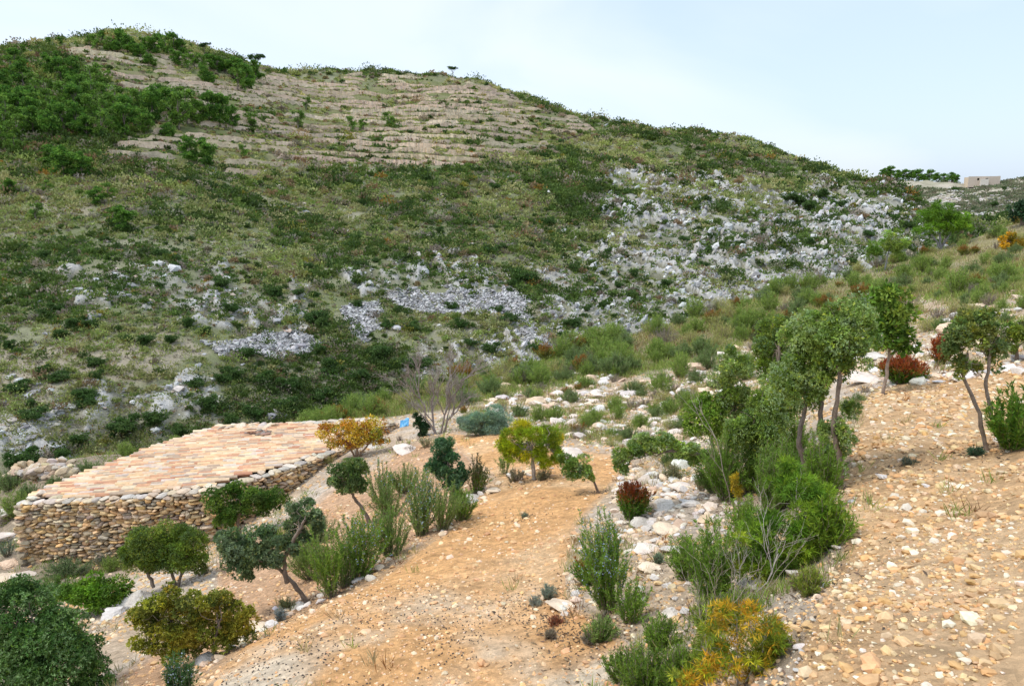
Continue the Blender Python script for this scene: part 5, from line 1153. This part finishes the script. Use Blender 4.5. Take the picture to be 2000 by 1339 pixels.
# pines and bushes on the hill, copies of a few kinds
def proto_pine(i, kind='pine'):
    root = empty('pine_tree' if kind != 'bush' else 'dark_bush', (0, 0, 0), '-', 'tree' if kind != 'bush' else 'bush'); cm = MB(); lobes = []
    if kind == 'pine':
        for j in range(18):
            hgt = rng.uniform(.16, .92); w = .37 * (1 - max(0, hgt - .40) ** 2 * 2.2); a = rng.uniform(0, 6.28); d = rng.uniform(.25, .80) * w
            lobes.append((np.array([math.cos(a) * d, math.sin(a) * d, hgt]), np.array([.20, .20, .12]) * rng.uniform(.8, 1.25)))
        colr = [(.090,.215,.024),(.140,.280,.032),(.065,.160,.024)]; leaf = .055
    elif kind == 'umbrella':
        for j in range(8): a = rng.uniform(0, 6.28); d = rng.uniform(0, .38); lobes.append((np.array([math.cos(a) * d, math.sin(a) * d, rng.uniform(.72, .88)]), np.array([.2, .2, .10])))
        colr = [(.035,.085,.025),(.05,.105,.03)]; leaf = .06
    elif kind == 'light':
        for j in range(11):
            hgt = rng.uniform(.15, .88); w = .42 * (1 - abs(hgt - .4)); a = rng.uniform(0, 6.28); d = rng.uniform(.3, .9) * w
            lobes.append((np.array([math.cos(a) * d, math.sin(a) * d, hgt]), np.array([.17, .17, .10]) * rng.uniform(.8, 1.2)))
        colr = [(.15,.27,.035),(.115,.22,.03)]; leaf = .065
    else:
        for j in range(8): a = rng.uniform(0, 6.28); d = rng.uniform(0, .42); lobes.append((np.array([math.cos(a) * d, math.sin(a) * d, rng.uniform(.15, .55)]), np.array([.26, .26, .22]) * rng.uniform(.8, 1.2)))
        colr = [(.065,.125,.030),(.085,.155,.034),(.065,.135,.025)] if kind == 'bush' else [(.08,.13,.02)]; leaf = .075
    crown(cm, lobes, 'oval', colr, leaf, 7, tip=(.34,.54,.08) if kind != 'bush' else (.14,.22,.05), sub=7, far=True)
    tm = MB(); tube(tm, curve((0, 0, -.1), (rng.uniform(-.03, .03), 0, .75 if kind != 'bush' else .4), 8, 0, .02), .030, .008, (.20,.16,.13), 6)
    for c, rad in lobes[:7]: tube(tm, curve((0, 0, c[2] * .5), c, 4), .012, .004, (.20,.16,.13), 4)
    tm.build('trunk', M_BARK, root, True); cm.build('crown', M_LEAF, root)
    return root
FP = {'pine': [proto_pine(i) for i in range(4)], 'umbrella': [proto_pine(0, 'umbrella') for i in range(2)], 'light': [proto_pine(0, 'light') for i in range(2)], 'bush': [proto_pine(0, 'bush') for i in range(3)]}
usedp = set()
def far_plant(kind, u, v, h, label, group=None, wide=1.0, name=None):
    p = place(u, v, True); i = int(rng.integers(0, len(FP[kind]))); s = h * p[1] / F / .95; src = FP[kind][i]
    if (kind, i) in usedp: o = dup(src, p - np.array([0, 0, .1]), rng.uniform(0, 6.28), s * wide, label, group, 1 / wide)
    else: usedp.add((kind, i)); o = src; o.location = p - np.array([0, 0, .1]); o.scale = (s * wide, s * wide, s); o['label'] = label; o['group'] = group if group else ''
    if not group and 'group' in o: del o['group']
    return o
G1 = 'pines in the wood on the left of the hill'
rows = [(22,152,36),(45,170,40),(10,195,44),(70,190,40),(95,150,34),(120,165,40),(145,160,38),(110,120,16),(95,88,12),(118,88,12),(40,118,26),(30,135,30),(15,232,50),(40,238,50),(75,235,46),(100,225,44),(130,215,50),(150,225,46),
 (180,180,44),(195,170,40),(160,200,50),(185,240,50),(210,215,46),(230,225,50),(205,250,48),(250,245,44),(275,225,44),(300,240,54),(320,225,56),(345,215,40),(285,255,40),(350,250,60),(365,240,56),(385,245,44),(410,245,50),(430,250,50),(455,250,34),(330,270,30),
 (10,270,48),(35,275,46),(65,265,44),(95,268,50),(125,262,46),(150,265,52),(170,270,36),(200,270,46),(220,262,44),(245,268,50),(285,262,34),(60,250,46),(110,250,40),(0,290,40),(30,300,34),(5,220,50),(15,250,54),(180,205,40),(140,190,36),(60,215,44),(90,205,44),
 (190,98,28),(210,100,24),(175,90,20),(235,92,26),(225,105,26),(250,104,28),(262,108,26),(280,98,20),(290,104,24),(305,108,30),(325,108,32),(340,104,30),(355,108,24),(315,98,24),(275,112,24),(370,120,20),(290,128,22),(300,132,20),(350,130,22),(365,136,26),(380,132,24),(395,138,26),(410,138,24),(425,140,22),
 (440,142,24),(455,150,28),(470,160,34),(480,175,38),(490,170,36),(500,160,30),(465,178,36),(400,162,24),(412,164,22),(395,155,24),(385,128,22),(340,125,22),(200,85,18),(150,92,10)]
for q, (u, v, h) in enumerate(rows):
    if u < 120 and v < 140: where = 'on the far left skyline'
    elif v < 145: where = 'on the hilltop, in its row against the sky' if u < 380 else 'at the right end of the hilltop row'
    elif u > 385: where = 'on the right slope below the hilltop' if v < 200 else 'at the right end of the lower wood'
    else: where = ('at the left end' if u < 100 else ('in the middle' if u < 240 else 'on the right side')) + (' of the upper wood' if v < 215 else ' of the lower wood')
    far_plant('pine' if rng.random() < .7 else 'light', u, v, h * 1.18, f'{"tall" if h > 44 else ("small" if h < 27 else "green")} pine {where}', G1, rng.uniform(.82, 1.08))
for kd, u, v, h, wd, lab in [('pine',237,84,30,.7,'single pointed pine standing highest on the skyline'),('umbrella',400,110,24,1.1,'flat-topped pine on the skyline right of the hilltop row'),('umbrella',502,146,38,.9,'tall open pine rising over the skyline at the end of the hilltop row'),
 ('pine',556,147,16,.9,'tiny lone tree on the skyline right of the hilltop row'),('umbrella',885,154,22,1.1,'umbrella pine alone on the second summit'),('bush',898,150,6,1.2,'tiny bush just right of the umbrella pine'),
 ('light',598,217,28,1,'light green tree alone above the middle terrace walls'),('light',582,255,40,1,'pale pine just below the lone light green tree'),('light',490,248,40,1,'pale pine at the right margin of the pine wood'),
 ('light',688,256,30,1,'light green pine on the widest terrace, left one of the pair'),('light',710,256,26,1,'smaller pine touching the left pine on the widest terrace'),('light',760,250,32,1.1,'light green pine on the widest terrace, right one of the pair'),
 ('pine',370,320,50,.95,'left pine of the pair standing in the green slope'),('pine',402,325,50,1.0,'right pine of the pair standing in the green slope'),('light',478,310,30,1,'small light pine right of the pair on the green slope'),
 ('pine',125,345,55,1.2,'broad pine below the wood, left one of three'),('pine',160,345,44,1.3,'broad dark pine below the wood, right one of three'),('pine',100,325,40,1.2,'pine below the wood, upper one of three'),
 ('pine',190,400,34,1.2,'low pine on the left slope beside the bare streak'),('light',212,392,38,1.1,'paler pine right of the low pine beside the bare streak'),('light',70,432,40,1.1,'pale small pine near the left edge of the slope'),('pine',240,450,46,1.3,'wide pine lowest on the left slope'),('light',222,440,36,1.1,'pale pine touching the wide lowest pine'),
 ('pine',20,380,30,1.3,'dark low pine at the left edge'),('light',90,375,26,1.2,'small pine left of the low pine by the bare streak')]:
    far_plant(kd, u, v, h, lab, None, wd)
G2 = 'dark bushes scattered over the far hill'
for u, v, h in [(1076,440,24),(960,494,30),(1020,550,36),(590,372,14),(920,425,16),(627,428,14),(600,530,24),(700,470,18),(860,455,18),(1270,266,12),(1400,268,10),(1420,272,12),(1445,276,10),(1508,288,8),(1620,314,8),(1450,318,14),(1475,324,14),(1540,390,26),(1560,400,26),(1580,410,26),(1605,385,24),(1640,405,22),(1700,460,22),(1580,480,24),
 (1100,280,16),(800,262,12),(870,262,12),(950,170,12),(610,630,44),(630,640,30),(250,840,50),(230,850,40),(60,905,50),(30,910,44),(120,900,40),(150,870,36),(190,740,30),(165,770,30),(20,680,26),(60,795,26),(140,640,30),(170,640,26),(320,500,26),(340,510,24),(90,505,24),(480,700,34),(460,740,30),(520,750,40),(560,760,40),(620,780,40),(680,790,40),(560,800,40),(700,740,40),(640,720,36),
 (760,640,30),(880,605,26),(900,640,30),(960,690,34),(1000,560,24),(1100,660,24),(1180,600,22),(1300,560,22),(1340,470,18),(1390,490,18),(1510,520,20),(1660,520,24),(1440,480,18),(1240,540,22),(740,700,40),(800,720,36),(450,610,30),(430,560,26),(540,580,30),(700,600,22),(970,610,26),(660,260,10),(840,232,12),(855,250,12),(940,335,12),(300,830,44),(350,850,36),(410,800,40),(450,830,36),(500,810,40)]:
    far_plant('bush', u, v, h, f'{"large" if h > 34 else ("small" if h < 16 else "round")} dark green bush {rel(u, v, LMF)}', G2, rng.uniform(1.0, 1.5))
c = 0
while c < 95:
    u, v = rng.uniform(0, 1750), rng.uniform(280, 880); p = place(u, v, True); pu, pv = project(*p)
    if abs(pv - v) > 4: c += .2; continue
    h = rng.uniform(10, 18) + sm(v, 450, 850) * 22
    far_plant('bush', u, v, h, f'{"large" if h > 34 else ("small" if h < 16 else "round")} dark green bush {rel(u, v, LMF)}', G2, rng.uniform(1.0, 1.6)); c += 1
# line of trees and the ruin on the distant ridge
for q, (u, v, h) in enumerate([(1726,354,13),(1738,352,14),(1753,354,15),(1768,354,13),(1780,356,15),(1793,356,15),(1805,356,12),(1815,358,14),(1828,358,13),(1843,360,11),(1858,360,15),(1868,360,9),(1735,358,12)]):
    a, t = azT(u, v); i = int(np.searchsorted(AZ, a)); r = rr2[i] * .99; x, y = r * math.sin(a), r * math.cos(a); z = float(gz(np.array(x), np.array(y)))
    srcs = FP['pine'][:2]; o = dup(srcs[q % 2], (x, y, z), rng.uniform(0, 6), h * y / F * 1.7, f'dark tree on the distant ridge, {ORD[q]} from the left in its row' if q < 12 else 'low dark tree in front of the row on the distant ridge', 'trees in a row on the distant ridge')
for u, v, h, lab in [(1868,372,12,'dark bush left of the ruined building'),(1916,371,7,'tiny bush before the ruined building'),(1962,370,9,'small bush right of the ruined building'),(1860,420,10,'bush on the distant slope below the ruin'),(1900,412,10,'bush low on the distant slope'),(1940,405,16,'dark bush on the distant slope above the slope edge'),(1925,432,20,'large dark bush at the foot of the distant slope'),(1960,425,20,'wide dark bush right at the foot of the distant slope')]:
    far_plant('bush', u, v, h, lab, None, 1.3)
def distant_cover():
    mb = MB(); n = 9000; x, y, z, r, u, v, rcc = grid_points(n, 200, 440, 1740, 2080); i = np.clip(np.searchsorted(AZ, np.arctan2(x, y)), 0, len(AZ) - 1)
    ok = (r > rt[i] * 1.05) & (rng.random(n) < sm(fbm(x / 14, y / 14, 121, 4) + .5, .42, .66) * .7); x, y, z, r = x[ok], y[ok], z[ok], r[ok]; n = len(x); q = 14
    d = rnd_dir(n * q); d[:, 2] = np.abs(d[:, 2]); P = np.repeat(np.stack([x, y, z], 1), q, 0) + d * np.array([1.3, 1.3, .7]) * rng.uniform(.4, 1, (n * q, 1)); L = rng.uniform(.5, 1.0, n * q)
    blades(mb, P, nrm(d + np.array([0, 0, .4])), L, L * .6, np.repeat(cols([(.14,.18,.08),(.19,.21,.11),(.24,.22,.14)], n), q, 0))
    tag(mb.build('distant_scrub', M_LEAF, None), 'sparse scrub on the distant ridge behind the hill', 'scrub', kind='stuff')
    mb = MB(); n = 3500; x, y, z, r, u, v, rcc = grid_points(n, 200, 430, 1780, 2080); i = np.clip(np.searchsorted(AZ, np.arctan2(x, y)), 0, len(AZ) - 1); ok = (r > rt[i] * 1.05) & (fbm(x / 12, y / 12, 131, 3) > .02); x, y, z = x[ok], y[ok], z[ok]; n = len(x)
    s = rng.uniform(.3, .9, n); stones(mb, np.stack([x, y, z + .1], 1), s[:, None] * np.array([1.6, 1, .5]), rotm(n, .3), cols([(.45,.43,.40),(.50,.45,.38)], n), ST1)
    tag(mb.build('distant_rocks', M_ROCKF, None), 'pale stones scattered over the distant ridge slope', 'rocks', kind='stuff')
distant_cover()
def ruin():
    a, t = azT(1916, 366); i = int(np.searchsorted(AZ, a)); r = 402.0; x, y = r * math.sin(a), r * math.cos(a); z = float(gz(np.array(x), np.array(y))); k = y / F
    root = empty('ruined_building', (x, y, z), 'flat-roofed ruined stone building on the distant ridge', 'building'); root.rotation_euler = (0, 0, -.35)
    W, H, D = 52 * k, 13.5 * k, 9.0; T = .5
    def box(mb, x0, x1, y0, y1, z0, z1, c):
        V = np.array([(x0,y0,z0),(x1,y0,z0),(x1,y1,z0),(x0,y1,z0),(x0,y0,z1),(x1,y0,z1),(x1,y1,z1),(x0,y1,z1)]); mb.add(V, np.array([(0,3,2,1),(4,5,6,7),(0,1,5,4),(1,2,6,5),(2,3,7,6),(3,0,4,7)]), c)
    wc = (.50,.42,.34); mb = MB(); xs = [-W / 2, -W / 2 + 3.4, -W / 2 + 4.2, -W / 2 + 6.6, -W / 2 + 7.6, W / 2]; z0, z1 = H * .45, H * .75
    box(mb, xs[0], xs[5], -D / 2, -D / 2 + T, -1.5, z0, wc); box(mb, xs[0], xs[5], -D / 2, -D / 2 + T, z1, H, wc)
    for p, q in ((0, 1), (2, 3), (4, 5)): box(mb, xs[p], xs[q], -D / 2, -D / 2 + T, z0, z1, wc)
    box(mb, -W / 2, W / 2, D / 2 - T, D / 2, -1.5, H * .95, wc); box(mb, -W / 2, -W / 2 + T, -D / 2 + T, D / 2 - T, -1.5, H * .9, (.62,.50,.36)); box(mb, W / 2 - T, W / 2, -D / 2 + T, D / 2 - T, -1.5, H * 1.04, wc)
    mb.build('wall', M_STONE, root)
    rb_ = MB(); box(rb_, -W / 2 + T, W / 2 - T, -D / 2 + T, D / 2 - T, H * .86, H * .93, (.50,.44,.36)); rb_.build('roof', M_STONE, root)
    ab = MB(); box(ab, -W * .14, W * .10, -D / 2 - 2.6, -D / 2 - .02, -1.5, H * .62, (.60,.55,.48)); ab.build('annex', M_STONE, root)
ruin()

# things that would otherwise share a label: say which one, counted from the left of the picture
def unique_labels():
    bpy.context.view_layer.update(); by = {}
    for o in bpy.data.objects:
        if o.parent is None and 'label' in o and o.get('kind') not in ('stuff', 'structure'): by.setdefault(o['label'], []).append(o)
    for lab, os_ in by.items():
        if len(os_) < 2: continue
        def px(o):
            if o.type == 'MESH': v = o.data.vertices[len(o.data.vertices) // 2].co; p = o.matrix_world @ v
            else: p = o.location
            return float(project(p[0], p[1], p[2])[0])
        os_.sort(key=px)
        for q, o in enumerate(os_): s_ = f'{lab}, {ORD[q]} of {len(os_)} from the left'; o['label'] = s_ if len(s_.split()) <= 16 else (f'{lab}, {ORD[q]} from the left' if len(lab.split()) <= 12 else f'{lab}, {ORD[q]} from left')
unique_labels()

for o in [o for o in bpy.data.objects if o.get('label') == '-']:
    for c in list(o.children): bpy.data.objects.remove(c)
    bpy.data.objects.remove(o)
